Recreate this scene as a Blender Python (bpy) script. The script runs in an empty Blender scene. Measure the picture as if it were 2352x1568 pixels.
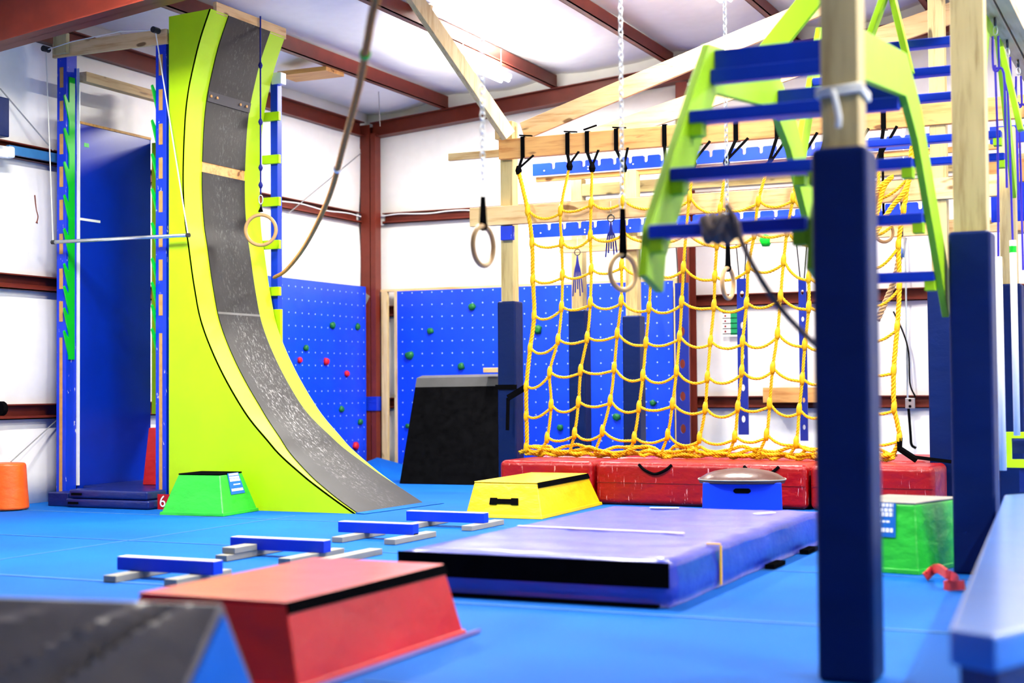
import bpy, math, random
from mathutils import Vector, Matrix
random.seed(7)
SC = bpy.context.scene
COL = SC.collection

# ------------------------------------------------------------------ camera
# world: X right along the back wall, Y along the left wall towards the corner, corner at (0,0,0)
CAM_LOC = Vector((10.46, -17.72, 1.10))
YAW, PITCH, ROLL = 0.43440, 0.0312688, -0.0073950
FPX = 3379.1
W_, H_ = 2352, 1568
fw = Vector((-math.sin(YAW)*math.cos(PITCH), math.cos(YAW)*math.cos(PITCH), math.sin(PITCH)))
rt = Vector((math.cos(YAW), math.sin(YAW), 0)); up = rt.cross(fw)
rt2 = rt*math.cos(ROLL)+up*math.sin(ROLL); up2 = up*math.cos(ROLL)-rt*math.sin(ROLL)
cd = bpy.data.cameras.new('camera'); cam = bpy.data.objects.new('camera', cd); COL.objects.link(cam)
cam.matrix_world = Matrix.Translation(CAM_LOC) @ Matrix((rt2, up2, -fw)).transposed().to_4x4()
cd.sensor_width = 36; cd.lens = FPX/W_*36; cd.clip_end = 200; cd.clip_start = .05
cd.dof.use_dof = True; cd.dof.focus_distance = 13.2; cd.dof.aperture_fstop = 1.35
SC.camera = cam

# ------------------------------------------------------------------ world, exposure
wd = bpy.data.worlds.new('world'); SC.world = wd; wd.use_nodes = True
wd.node_tree.nodes['Background'].inputs[0].default_value = (.80, .88, 1, 1)
wd.node_tree.nodes['Background'].inputs[1].default_value = .16
SC.view_settings.view_transform = 'Standard'; SC.view_settings.look = 'None'
SC.view_settings.exposure = 0.28; SC.view_settings.gamma = 1
LAMP_E = 22.0

# ------------------------------------------------------------------ placing helpers
def at(px, py, ax, val):
    d = fw + rt2*((px-W_/2)/FPX) - up2*((py-H_/2)/FPX)
    return CAM_LOC + d*((val-CAM_LOC[ax])/d[ax])

class MB:
    def __init__(s): s.v = []; s.f = []
    def add(s, vs, fs):
        n = len(s.v); s.v += [Vector(v) for v in vs]; s.f += [tuple(i+n for i in f) for f in fs]; return s
    def box(s, x0, x1, y0, y1, z0, z1):
        return s.add([(x0,y0,z0),(x1,y0,z0),(x1,y1,z0),(x0,y1,z0),(x0,y0,z1),(x1,y0,z1),(x1,y1,z1),(x0,y1,z1)],
                     [(0,3,2,1),(4,5,6,7),(0,1,5,4),(1,2,6,5),(2,3,7,6),(3,0,4,7)])
    def hexa(s, b, t):
        return s.add(list(b)+list(t), [(0,3,2,1),(4,5,6,7),(0,1,5,4),(1,2,6,5),(2,3,7,6),(3,0,4,7)])
    def bar(s, a, b, w, h, upv=(0,0,1)):
        a = Vector(a); b = Vector(b); d = (b-a).normalized(); u = Vector(upv); sd = d.cross(u)
        if sd.length < 1e-4: sd = d.cross(Vector((0,1,0)))
        sd.normalize(); u = sd.cross(d).normalized()
        q = [sd*(-w/2)-u*(h/2), sd*(w/2)-u*(h/2), sd*(w/2)+u*(h/2), sd*(-w/2)+u*(h/2)]
        return s.add([a+k for k in q]+[b+k for k in q], [(3,2,1,0),(4,5,6,7),(0,1,5,4),(1,2,6,5),(2,3,7,6),(3,0,4,7)])
    def prism(s, pts, ax, lo, hi):
        # pts: 2D outline in the two other axes (ordered X,Y,Z without ax)
        def mk(p, t):
            c = [p[0], p[1]]; c.insert(ax, t); return tuple(c)
        n = len(pts)
        return s.add([mk(p, lo) for p in pts]+[mk(p, hi) for p in pts],
                     [tuple(range(n))[::-1], tuple(range(n, 2*n))]+[(i, (i+1) % n, (i+1) % n+n, i+n) for i in range(n)])
    def tube(s, pts, r, sides=8, cap=True, closed=False):
        pts = [Vector(p) for p in pts]; n = len(pts)
        rr = r if isinstance(r, (list, tuple)) else [r]*n
        prev = None; rings = []
        for i, p in enumerate(pts):
            a = pts[i-1] if (i > 0 or closed) else p; b = pts[(i+1) % n] if (i < n-1 or closed) else p
            d = (b-a).normalized()
            if prev is None:
                u = d.orthogonal().normalized()
            else:
                u = (prev-d*prev.dot(d))
                u = u.normalized() if u.length > 1e-6 else d.orthogonal().normalized()
            prev = u; w = d.cross(u)
            rings.append([p+(u*math.cos(2*math.pi*k/sides)+w*math.sin(2*math.pi*k/sides))*rr[i] for k in range(sides)])
        vs = [v for r_ in rings for v in r_]; fs = []
        for i in range(n if closed else n-1):
            j = (i+1) % n
            for k in range(sides):
                fs.append((i*sides+k, i*sides+(k+1) % sides, j*sides+(k+1) % sides, j*sides+k))
        if cap and not closed:
            fs.append(tuple(range(sides))[::-1]); fs.append(tuple((n-1)*sides+k for k in range(sides)))
        return s.add(vs, fs)
    def twist(s, pts, r, pitch, strands=3, sides=6, step=.012):
        P = resample(pts, step); n = len(P); prev = None
        frames = []
        for i in range(n):
            d = (P[min(i+1, n-1)]-P[max(i-1, 0)]).normalized()
            u = d.orthogonal().normalized() if prev is None else (prev-d*prev.dot(d)).normalized()
            prev = u; frames.append((u, d.cross(u)))
        for q in range(strands):
            pp = []
            for i in range(n):
                a = 2*math.pi*(q/strands+i*step/pitch); u, w = frames[i]
                pp.append(P[i]+(u*math.cos(a)+w*math.sin(a))*r*.54)
            s.tube(pp, r*.48, sides)
        return s
    def torus(s, c, R, r, ax_u, ax_v, n=32, m=10, sy=1.0):
        c = Vector(c); u = Vector(ax_u).normalized(); v = Vector(ax_v).normalized()
        return s.tube([c+u*math.cos(2*math.pi*i/n)*R+v*math.sin(2*math.pi*i/n)*R*sy for i in range(n)], r, m, closed=True)
    def lathe(s, c, prof, n=32):
        c = Vector(c); vs = []; fs = []
        for (r, z) in prof:
            vs += [c+Vector((r*math.cos(2*math.pi*k/n), r*math.sin(2*math.pi*k/n), z)) for k in range(n)]
        for i in range(len(prof)-1):
            for k in range(n): fs.append((i*n+k, i*n+(k+1) % n, (i+1)*n+(k+1) % n, (i+1)*n+k))
        fs.append(tuple(range(n))[::-1]); fs.append(tuple((len(prof)-1)*n+k for k in range(n)))
        return s.add(vs, fs)
    def build(s, name, m, parent=None, bevel=0, smooth=False, seg=2, sub=0, label=None, origin=None, kind=None):
        par = parent; o0 = Vector((0, 0, 0))
        while par is not None: o0 = o0+par.location; par = par.parent
        if parent is None:
            if origin is None:
                xs = [v.x for v in s.v]; ys = [v.y for v in s.v]; zs = [v.z for v in s.v]
                o0 = Vector(((min(xs)+max(xs))/2, (min(ys)+max(ys))/2, min(zs)))
            else: o0 = Vector(origin)
        me = bpy.data.meshes.new(name); me.from_pydata([v-o0 for v in s.v], [], s.f); me.update()
        o = bpy.data.objects.new(name, me); COL.objects.link(o)
        if parent is None: o.location = o0
        else: o.parent = parent
        me.materials.append(m)
        if smooth:
            for p in me.polygons: p.use_smooth = True
        if bevel:
            b = o.modifiers.new('bevel', 'BEVEL'); b.width = bevel; b.segments = seg; b.limit_method = 'ANGLE'; b.angle_limit = .6
            if not smooth:
                for p in me.polygons: p.use_smooth = True
                w = o.modifiers.new('wn', 'WEIGHTED_NORMAL'); w.keep_sharp = False
        if sub:
            q = o.modifiers.new('sub', 'SUBSURF'); q.levels = sub; q.render_levels = sub
        if label: o['label'] = label
        if kind: o['kind'] = kind
        return o

def resample(pts, step):
    P = [Vector(p) for p in pts]; out = [P[0]]; acc = 0
    L = sum((P[i+1]-P[i]).length for i in range(len(P)-1)); n = max(2, int(L/step)); tot = L/n
    d = tot
    for i in range(len(P)-1):
        a, b = P[i], P[i+1]; l = (b-a).length; pos = 0
        while acc+(l-pos) >= d-1e-9 and len(out) < n+1:
            pos += d-acc; acc = 0; out.append(a+(b-a)*(pos/l) if l > 0 else a)
        acc += l-pos
    if len(out) < n+1: out.append(P[-1])
    return out

def crom(pts, k=6):
    P = [Vector(p) for p in pts]; P = [P[0]*2-P[1]]+P+[P[-1]*2-P[-2]]; out = []
    for i in range(1, len(P)-2):
        for j in range(k):
            t = j/k; a, b, c, d = P[i-1], P[i], P[i+1], P[i+2]
            out.append(.5*((2*b)+(c-a)*t+(2*a-5*b+4*c-d)*t*t+(3*b-a-3*c+d)*t*t*t))
    out.append(P[-2]); return out

def thing(name, label, cat, loc=(0, 0, 0), group=None):
    o = bpy.data.objects.new(name, None); COL.objects.link(o); o.location = loc
    o['label'] = label; o['category'] = cat; o.empty_display_size = .1
    if group: o['group'] = group
    return o
def tag(o, label, cat, group=None, kind=None):
    o['label'] = label; o['category'] = cat
    if group: o['group'] = group
    if kind: o['kind'] = kind
    return o

# ------------------------------------------------------------------ materials
MATS = {}
DK = .72
def dk(c):
    return tuple(k*DK for k in c) if max(c) > .02 and min(c)/max(c) < .35 else c
def base(name):
    m = bpy.data.materials.new(name); m.use_nodes = True
    nt = m.node_tree; b = nt.nodes['Principled BSDF']; return m, nt, b
def tc(nt, scale=(1, 1, 1)):
    t = nt.nodes.new('ShaderNodeTexCoord'); mp = nt.nodes.new('ShaderNodeMapping'); mp.inputs['Scale'].default_value = scale
    nt.links.new(t.outputs['Object'], mp.inputs[0]); return mp.outputs[0]
def noise(nt, vec, scale, detail=4, rough=.55):
    n = nt.nodes.new('ShaderNodeTexNoise'); n.inputs['Scale'].default_value = scale; n.inputs['Detail'].default_value = detail
    n.inputs['Roughness'].default_value = rough; nt.links.new(vec, n.inputs['Vector']); return n.outputs['Fac']
def ramp(nt, fac, stops):
    r = nt.nodes.new('ShaderNodeValToRGB'); e = r.color_ramp.elements
    while len(e) > 1: e.remove(e[-1])
    e[0].position = stops[0][0]; e[0].color = (*stops[0][1], 1)
    for p, c in stops[1:]:
        q = e.new(p); q.color = (*c, 1)
    nt.links.new(fac, r.inputs[0]); return r.outputs[0]
def bump(nt, b, h, strength, dist=.01):
    n = nt.nodes.new('ShaderNodeBump'); n.inputs['Strength'].default_value = strength; n.inputs['Distance'].default_value = dist
    nt.links.new(h, n.inputs['Height']); nt.links.new(n.outputs[0], b.inputs['Normal'])
def mixc(nt, fac, a, b_):
    m = nt.nodes.new('ShaderNodeMix'); m.data_type = 'RGBA'
    for sock, v in ((m.inputs[0], fac), (m.inputs[6], a), (m.inputs[7], b_)):
        if hasattr(v, 'is_output'): nt.links.new(v, sock)
        else: sock.default_value = v if isinstance(v, (int, float)) else (*v, 1)
    return m.outputs[2]
def srgb(r, g, b):
    f = lambda c: (c/255/12.92 if c/255 <= .04045 else ((c/255+.055)/1.055)**2.4)
    return (f(r), f(g), f(b))
def paint(name, col, rough=.5, var=.12, sc=6, wear=None, spec=.3, metal=0, bumpy=0, coat=0, wears=.02):
    if name in MATS: return MATS[name]
    col = dk(col); m, nt, b = base(name); v = tc(nt); n = noise(nt, v, sc)
    c2 = tuple(min(1, c*(1+var)) for c in col); c1 = tuple(c*(1-var) for c in col)
    out = ramp(nt, n, [(.3, c1), (.7, c2)])
    if wear:
        n2 = noise(nt, tc(nt, (1, 1, .35)), 26, 6, .7)
        r = ramp(nt, n2, [(.66-wears, (0, 0, 0)), (.70-wears, (1, 1, 1))])
        out = mixc(nt, r, out, wear)
    nt.links.new(out, b.inputs['Base Color']); b.inputs['Roughness'].default_value = rough
    b.inputs['Metallic'].default_value = metal; b.inputs['Specular IOR Level'].default_value = spec
    b.inputs['Coat Weight'].default_value = coat; b.inputs['Coat Roughness'].default_value = .12
    if bumpy: bump(nt, b, noise(nt, v, 40), bumpy, .004)
    MATS[name] = m; return m
def vinyl(name, col, rough=.38, wr=.35, sc=5, spec=.5, scuff=None, coat=0):
    if name in MATS: return MATS[name]
    col = dk(col); m, nt, b = base(name); v = tc(nt, (1, 1, 1.8)); n = noise(nt, v, sc, 5, .5)
    out = ramp(nt, n, [(.3, tuple(c*.9 for c in col)), (.7, tuple(min(1, c*1.1) for c in col))])
    if scuff:
        n2 = noise(nt, tc(nt, (18, 18, 1.6)), 3.2, 5, .65)
        out = mixc(nt, ramp(nt, n2, [(.63, (0, 0, 0)), (.68, (1, 1, 1))]), out, scuff)
    nt.links.new(out, b.inputs['Base Color']); b.inputs['Roughness'].default_value = rough
    b.inputs['Specular IOR Level'].default_value = spec
    b.inputs['Coat Weight'].default_value = coat; b.inputs['Coat Roughness'].default_value = .22
    bump(nt, b, n, wr, .05); MATS[name] = m; return m
def wood(name, c1, c2, ax='x', rough=.6):
    if name in MATS: return MATS[name]
    c1 = tuple(c*.8 for c in c1); c2 = tuple(c*.74 for c in c2)
    m, nt, b = base(name)
    s = {'x': (1.2, 14, 14), 'y': (14, 1.2, 14), 'z': (14, 14, 1.2)}[ax]
    v = tc(nt, s); n = noise(nt, v, 1.6, 6, .6); n2 = noise(nt, tc(nt, tuple(1 if k == 1.2 else 2.5 for k in s)), 2.2, 2)
    k = noise(nt, tc(nt, tuple(2.2 if q == 1.2 else 6 for q in s)), 1.7, 1)
    out = ramp(nt, n, [(.30, c2), (.5, c1), (.72, tuple(min(1, c*1.12) for c in c1))])
    out = mixc(nt, ramp(nt, n2, [(.35, (0, 0, 0)), (.7, (.35, .35, .35))]), out, c2)
    out = mixc(nt, ramp(nt, k, [(.70, (0, 0, 0)), (.76, (1, 1, 1))]), out, tuple(c*.35 for c in c2))
    nt.links.new(out, b.inputs['Base Color']); b.inputs['Roughness'].default_value = rough
    bump(nt, b, n, .15, .004); MATS[name] = m; return m
def emit(name, col, s):
    m, nt, b = base(name); b.inputs['Base Color'].default_value = (*col, 1)
    b.inputs['Emission Color'].default_value = (*col, 1); b.inputs['Emission Strength'].default_value = s; return m

LIME = srgb(196, 245, 8)
m_lime = paint('lime_paint', LIME, .5, .04, 3)
m_limedk = paint('lime_plank', srgb(170, 226, 14), .5, .06, 3)
m_green = paint('green_plastic', srgb(0, 205, 45), .35, .05)
m_blue = paint('blue_paint', srgb(0, 58, 225), .42, .10, 5)
m_bluewear = paint('blue_paint_chipped', srgb(0, 58, 225), .42, .10, 5, wear=srgb(205, 205, 205))
m_bluepanel = paint('dark_blue_panel', srgb(0, 45, 190), .28, .12, 2)
m_navy = vinyl('navy_pad_vinyl', srgb(0, 26, 84), .45, .2, 3, spec=.15)
m_darkblue = vinyl('dark_blue_mat', srgb(8, 30, 110), .35, .3, 4)
m_redmat = vinyl('red_mat_vinyl', srgb(160, 4, 9), .36, .45, 4, spec=.35, scuff=srgb(235, 170, 165))
m_redbox = vinyl('red_box_vinyl', srgb(222, 6, 12), .42, .25, 4, spec=.4, coat=.22)
m_yellow = vinyl('yellow_vinyl', srgb(255, 212, 0), .4, .3, 4)
m_gbox = vinyl('green_vinyl', srgb(38, 200, 52), .38, .4, 4)
m_orange = vinyl('orange_vinyl', srgb(255, 100, 8), .45, .3, 4)
m_redfoam = vinyl('red_foam', srgb(225, 10, 20), .45, .3, 4)
m_crash = vinyl('crash_mat_vinyl', srgb(26, 48, 185), .42, .5, 3, coat=.55)
m_blackv = paint('black_webbing', (.0025, .0025, .003), .8, .1, spec=0)
m_blackm = vinyl('charcoal_vinyl', srgb(104, 97, 92), .5, .5, 2.5)
m_bluegable = vinyl('bright_blue_vinyl', srgb(0, 105, 215), .45, .3, 3)
m_steel = paint('red_oxide_steel', srgb(118, 44, 30), .42, .16, 5, wear=srgb(150, 95, 80), wears=-.05)
m_zinc = paint('galvanised_steel', (.62, .66, .68), .28, .1, 8, metal=.9)
m_darkmetal = paint('dark_metal', (.04, .04, .045), .35, .1, 8, metal=.6)
m_white = paint('white_plastic', (.85, .86, .84), .35, .03)
m_pvc = paint('white_pipe', (.86, .87, .80), .3, .04)
m_purple = paint('purple_cord', srgb(54, 40, 180), .7, .1)
m_navycord = paint('navy_cord', srgb(20, 30, 130), .7, .1)
m_grayrope = paint('grey_rope', srgb(95, 82, 76), .85, .2, 30)
m_whiterope = paint('white_rope', srgb(225, 225, 215), .8, .05)
m_yrope = paint('yellow_rope', srgb(255, 196, 0), .55, .08, 20)
m_manila = paint('manila_rope', srgb(214, 150, 74), .85, .22, 40)
m_hemp2 = paint('ring_birch', srgb(205, 160, 105), .4, .08, 12)
m_pine = wood('pine', srgb(242, 208, 150), srgb(214, 160, 92), 'x')
m_pineo = wood('pine_orange', srgb(236, 178, 102), srgb(206, 132, 58), 'x')
m_pinez = wood('pine_upright', srgb(226, 202, 150), srgb(196, 160, 100), 'z')
m_pt = wood('treated_post', srgb(212, 192, 132), srgb(168, 142, 84), 'z')
m_ptx = wood('treated_rail', srgb(206, 186, 124), srgb(160, 134, 76), 'x')
m_piney = wood('pine_along', srgb(238, 204, 146), srgb(205, 150, 84), 'y')
m_plyedge = paint('raw_plywood', srgb(216, 160, 92), .7, .15, 20)
m_greyfoot = paint('grey_plastic_wood', srgb(138, 136, 126), .55, .08, 8)
m_vaultblue = paint('bright_blue_box', srgb(10, 62, 238), .4, .04)
m_brownleather = vinyl('brown_leather', srgb(88, 56, 50), .32, .15, 6)
m_holdg = paint('green_hold', srgb(20, 110, 50), .5, .3, 20, bumpy=.4)
m_holdr = paint('red_hold', srgb(225, 20, 45), .5, .15, 20, bumpy=.4)
m_wire = paint('thin_wire', (.25, .25, .26), .5, .05)

def mat_floor():
    m, nt, b = base('blue_carpet'); v = tc(nt); n = noise(nt, v, .55, 3); n2 = noise(nt, v, 260, 3, .7)
    out = ramp(nt, n, [(.3, srgb(0, 72, 156)), (.7, srgb(0, 92, 180))])
    out = mixc(nt, ramp(nt, noise(nt, v, 55, 3), [(.35, (0, 0, 0)), (.75, (.18, .18, .18))]), out, srgb(8, 112, 195))
    sep = nt.nodes.new('ShaderNodeSeparateXYZ'); nt.links.new(v, sep.inputs[0])
    nt.links.new(out, b.inputs['Base Color']); b.inputs['Roughness'].default_value = .75
    b.inputs['Sheen Weight'].default_value = .0; b.inputs['Specular IOR Level'].default_value = .12; b.inputs['Sheen Roughness'].default_value = .4
    b.inputs['Sheen Tint'].default_value = (.6, .8, 1, 1)
    bump(nt, b, n2, .5, .004); return m
m_floor = mat_floor()
m_seam = paint('carpet_seam', srgb(70, 130, 190), .8, .1)
m_seamdk = paint('carpet_seam_gap', srgb(6, 52, 120), .9, .1)

def mat_insul(name, col):
    m, nt, b = base(name); v = tc(nt, (1, 1, .5)); n = noise(nt, v, 1.3, 3, .5); n2 = noise(nt, tc(nt), 7, 4)
    out = ramp(nt, n2, [(.3, tuple(c*.95 for c in col)), (.7, col)])
    nt.links.new(out, b.inputs['Base Color']); b.inputs['Roughness'].default_value = .42
    bump(nt, b, n, .35, .08); return m
m_ins = mat_insul('white_insulation_vinyl', (.86, .85, .82))
m_insc = mat_insul('ceiling_insulation_vinyl', (.84, .83, .80))

def mat_climb():
    # blue painted plywood with a grid of tee-nut holes
    m, nt, b = base('climbing_plywood'); t = nt.nodes.new('ShaderNodeTexCoord')
    sep = nt.nodes.new('ShaderNodeSeparateXYZ'); nt.links.new(t.outputs['Object'], sep.inputs[0])
    ad = nt.nodes.new('ShaderNodeMath'); ad.operation = 'ADD'
    nt.links.new(sep.outputs[0], ad.inputs[0]); nt.links.new(sep.outputs[1], ad.inputs[1])
    def cell(inp, pitch):
        a = nt.nodes.new('ShaderNodeMath'); a.operation = 'DIVIDE'; nt.links.new(inp, a.inputs[0]); a.inputs[1].default_value = pitch
        f = nt.nodes.new('ShaderNodeMath'); f.operation = 'FRACT'; nt.links.new(a.outputs[0], f.inputs[0])
        s_ = nt.nodes.new('ShaderNodeMath'); s_.operation = 'SUBTRACT'; nt.links.new(f.outputs[0], s_.inputs[0]); s_.inputs[1].default_value = .5
        q = nt.nodes.new('ShaderNodeMath'); q.operation = 'MULTIPLY'; nt.links.new(s_.outputs[0], q.inputs[0]); q.inputs[1].default_value = pitch
        p = nt.nodes.new('ShaderNodeMath'); p.operation = 'POWER'; nt.links.new(q.outputs[0], p.inputs[0]); p.inputs[1].default_value = 2
        return p.outputs[0]
    sm = nt.nodes.new('ShaderNodeMath'); sm.operation = 'ADD'
    nt.links.new(cell(ad.outputs[0], .152), sm.inputs[0]); nt.links.new(cell(sep.outputs[2], .165), sm.inputs[1])
    lt = nt.nodes.new('ShaderNodeMath'); lt.operation = 'LESS_THAN'; nt.links.new(sm.outputs[0], lt.inputs[0]); lt.inputs[1].default_value = .0085**2
    v = tc(nt); out = ramp(nt, noise(nt, v, 2.5), [(.3, srgb(0, 54, 205)), (.7, srgb(0, 62, 218))])
    nt.links.new(mixc(nt, lt.outputs[0], out, srgb(170, 195, 255)), b.inputs['Base Color']); b.inputs['Roughness'].default_value = .4
    return m
m_climb = mat_climb()

def mat_rampskin():
    m, nt, b = base('dark_ramp_sheet'); v = tc(nt); n = noise(nt, v, 3.5, 4)
    out = ramp(nt, n, [(.3, srgb(13, 13, 14)), (.7, srgb(23, 23, 25))])
    # chalky scuffs worn into the run-up part
    n2 = noise(nt, tc(nt, (7, 14, 7)), 2.6, 8, .8)
    sep = nt.nodes.new('ShaderNodeSeparateXYZ'); nt.links.new(tc(nt), sep.inputs[0])
    g = ramp(nt, sep.outputs[2], [(.0, (.15,)*3), (.16, (1,)*3), (.3, (.35,)*3), (.42, (.0,)*3)])
    mp = nt.nodes.new('ShaderNodeMapRange'); nt.links.new(sep.outputs[2], mp.inputs[0]); mp.inputs[1].default_value = 0; mp.inputs[2].default_value = 4.7
    g = ramp(nt, mp.outputs[0], [(.02, (.12,)*3), (.14, (.9,)*3), (.26, (.75,)*3), (.40, (.12,)*3)])
    yy = nt.nodes.new('ShaderNodeMapRange'); nt.links.new(sep.outputs[1], yy.inputs[0]); yy.inputs[1].default_value = -.6; yy.inputs[2].default_value = .6
    gy = ramp(nt, yy.outputs[0], [(.25, (.0,)*3), (.42, (1,)*3), (.6, (1,)*3), (.8, (.1,)*3)])
    mm = nt.nodes.new('ShaderNodeMath'); mm.operation = 'MULTIPLY'
    sc_ = ramp(nt, n2, [(.53, (0, 0, 0)), (.66, (1, 1, 1))])
    nt.links.new(sc_, mm.inputs[0]); nt.links.new(g, mm.inputs[1])
    m3 = nt.nodes.new('ShaderNodeMath'); m3.operation = 'MULTIPLY'; nt.links.new(mm.outputs[0], m3.inputs[0]); nt.links.new(gy, m3.inputs[1])
    out = mixc(nt, m3.outputs[0], out, srgb(205, 205, 205))
    nt.links.new(out, b.inputs['Base Color']); b.inputs['Roughness'].default_value = .5; b.inputs['Specular IOR Level'].default_value = .25
    return m
m_skin = mat_rampskin()

# ------------------------------------------------------------------ the building shell
RX, FY = 15.5, -22.0
def zc(x): return 4.95+.083*x
MB().box(-.3, RX, FY, .3, -.12, 0).build('floor', m_floor, kind='structure')
def wallmesh(name, along, length, sign_pos, other, ztop):
    vs = []; fs = []; n = int(abs(length)/.2)
    zs = [0, .3, .6, .8, .9, 1.0, 1.25, 1.6, 1.9, 2.06, 2.16, 2.26, 2.5, 2.9, 3.2, 3.35, 3.44, 3.53, 3.8, 4.2, 4.6]
    gz = [.9, 2.16, 3.44]
    for i in range(n+1):
        t = length*i/n; top = ztop(t)
        for z in zs+[top]:
            zz = min(z, top)
            d = min(abs(zz-g) for g in gz); bul = .07*min(1, d/.45)**.6
            q = abs(((abs(t)+.2) % 1.2)-.6)/.6; bul *= (1-.25*(q**8))
            if along == 'x': vs.append((t, -bul, zz))
            else: vs.append((bul, -t if sign_pos else t, zz))
    m = len(zs)+1
    for i in range(n):
        for j in range(m-1):
            a = i*m+j; fs.append((a, a+m, a+m+1, a+1))
    o = MB().add(vs, fs).build(name, m_ins, smooth=True, origin=(0, 0, 0), kind='structure')
    sl = o.modifiers.new('solid', 'SOLIDIFY'); sl.thickness = .02; sl.offset = 1 if along == 'x' else -1
    return o
wallmesh('wall_back', 'x', RX, True, 0, zc)
wallmesh('wall_left', 'y', -FY, True, 0, lambda t: 4.95)
MB().box(RX, RX+.1, FY, 0, 0, 6.4).build('wall_right', m_ins, kind='structure')
# sagging ceiling insulation between the purlins
PX = [1.35+1.6*k for k in range(-1, 10)]
vs = []; fs = []; nx = int(RX/.1); ny = 24
for i in range(nx+1):
    x = RX*i/nx; ph = ((x-PX[0]) % 1.6)/1.6
    for j in range(ny+1):
        y = FY*j/ny
        sag = (.11+.03*math.sin(y*1.7+x*3))*math.sin(math.pi*ph)**.8
        vs.append((x, y, zc(x)+.02-sag*.9))
for i in range(nx):
    for j in range(ny):
        a = i*(ny+1)+j; fs.append((a, a+1, a+ny+2, a+ny+1))
c_ = MB().add(vs, fs).build('ceiling', m_insc, smooth=True, origin=(0, 0, 0), kind='structure')

# steel frame
def zshape(mb, x, y0, y1, zb, h=.2, fl=.075, t=.012):
    mb.box(x-t/2, x+t/2, y0, y1, zb, zb+h)
    mb.box(x, x+fl, y0, y1, zb, zb+t); mb.box(x-fl, x, y0, y1, zb+h-t, zb+h)
    mb.box(x+fl-t, x+fl, y0, y1, zb, zb+.025)
pl = ['nearest the left wall', 'second from the left wall', 'third from the left wall', 'fourth from the left wall', 'fifth from the left wall', 'sixth from the left wall', 'seventh from the left wall', 'eighth from the left wall', 'ninth from the left wall']
for k, x in enumerate([p for p in PX if .5 < p < RX-.3]):
    mb = MB(); zshape(mb, x, FY+.1, -.02, zc(x)-.215)
    tag(mb.build('roof_purlin', m_steel), 'red-brown steel roof purlin running to the back wall, '+pl[k], 'roof beam', 'steel purlins under the white ceiling')
mb = MB(); mb.box(.09, .105, FY+.1, -.32, 4.56, 4.76); mb.box(.09, .18, FY+.1, -.32, 4.56, 4.575); mb.box(.09, .18, FY+.1, -.32, 4.745, 4.76)
tag(mb.build('eave_strut', m_steel), 'red-brown steel strut along the top of the left wall', 'roof beam')
def ibeam_sloped(x0, x1, y, zb, zt, w=.18, t=.012):
    mb = MB(); L = [(x0, zb(x0)), (x1, zb(x1)), (x1, zt(x1)), (x0, zt(x0))]
    mb.prism(L, 1, y-t/2, y+t/2)
    mb.prism([(x0, zb(x0)), (x1, zb(x1)), (x1, zb(x1)+t), (x0, zb(x0)+t)], 1, y-w/2, y+w/2)
    mb.prism([(x0, zt(x0)-t), (x1, zt(x1)-t), (x1, zt(x1)), (x0, zt(x0))], 1, y-w/2, y+w/2)
    return mb
tag(ibeam_sloped(.24, RX-.1, -.20, lambda x: 4.53+.080*x, lambda x: 4.73+.083*x).build('end_rafter', m_steel), 'red-brown steel rafter sloping along the top of the back wall', 'roof beam')
tag(ibeam_sloped(.10, 7.6, -7.7, lambda x: 4.12+.165*x if x < 4 else 4.78+.05*(x-4), lambda x: 4.73+.083*x, .24).build('main_rafter', m_steel), 'deep red-brown steel rafter crossing the top left corner of the room', 'roof beam')
def hcolumn(x0, x1, y0, y1, z1, label):
    mb = MB(); t = .014
    mb.box(x0, x1, y0, y0+t, 0, z1); mb.box(x0, x1, y1-t, y1, 0, z1); mb.box((x0+x1)/2-t/2, (x0+x1)/2+t/2, y0+t, y1-t, 0, z1)
    return tag(mb.build('steel_column', m_steel), label, 'column')
mb = MB()
mb.box(.10, .24, -.30, -.285, 0, 4.72); mb.box(.10, .24, -.12, -.105, 0, 4.72); mb.box(.10, .115, -.285, -.12, 0, 4.72)
mb.box(.255, .33, -.30, -.15, 0, 4.6); mb.box(.0, .10, -.30, -.285, 4.4, 4.72)
tag(mb.build('steel_column', m_steel), 'red-brown steel column standing in the far corner of the room', 'column')
hcolumn(4.69, 4.84, -.42, -.14, 4.86, 'red-brown steel column on the back wall behind the climbing net')
hcolumn(9.9, 10.1, -.42, -.14, 5.3, 'red-brown steel column at the right end of the back wall')
for z, nm, gl in ((.9, 'lowest', 1), (2.16, 'middle', 1), (3.44, 'highest', 1)):
    mb = MB(); h = .15
    mb.box(.03, .044, -FY*0+FY+.2, -.32, z-h/2, z+h/2); mb.box(.03, .13, FY+.2, -.32, z-h/2, z-h/2+.012); mb.box(.03, .13, FY+.2, -.32, z+h/2-.012, z+h/2); mb.box(.118, .13, FY+.2, -.32, z-h/2, z-h/2+.035)
    o = mb.build('wall_girt', m_steel); tag(o, nm+' red-brown steel rail running along the left wall', 'wall rail', 'steel rails on the left wall')
    mb = MB()
    mb.box(.34, RX-.05, -.044, -.03, z-h/2, z+h/2); mb.box(.34, RX-.05, -.13, -.03, z-h/2, z-h/2+.012); mb.box(.34, RX-.05, -.13, -.03, z+h/2-.012, z+h/2); mb.box(.34, RX-.05, -.13, -.118, z-h/2, z-h/2+.035)
    o = mb.build('wall_girt', m_steel); tag(o, nm+' red-brown steel rail running along the back wall', 'wall rail', 'steel rails on the back wall')
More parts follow.
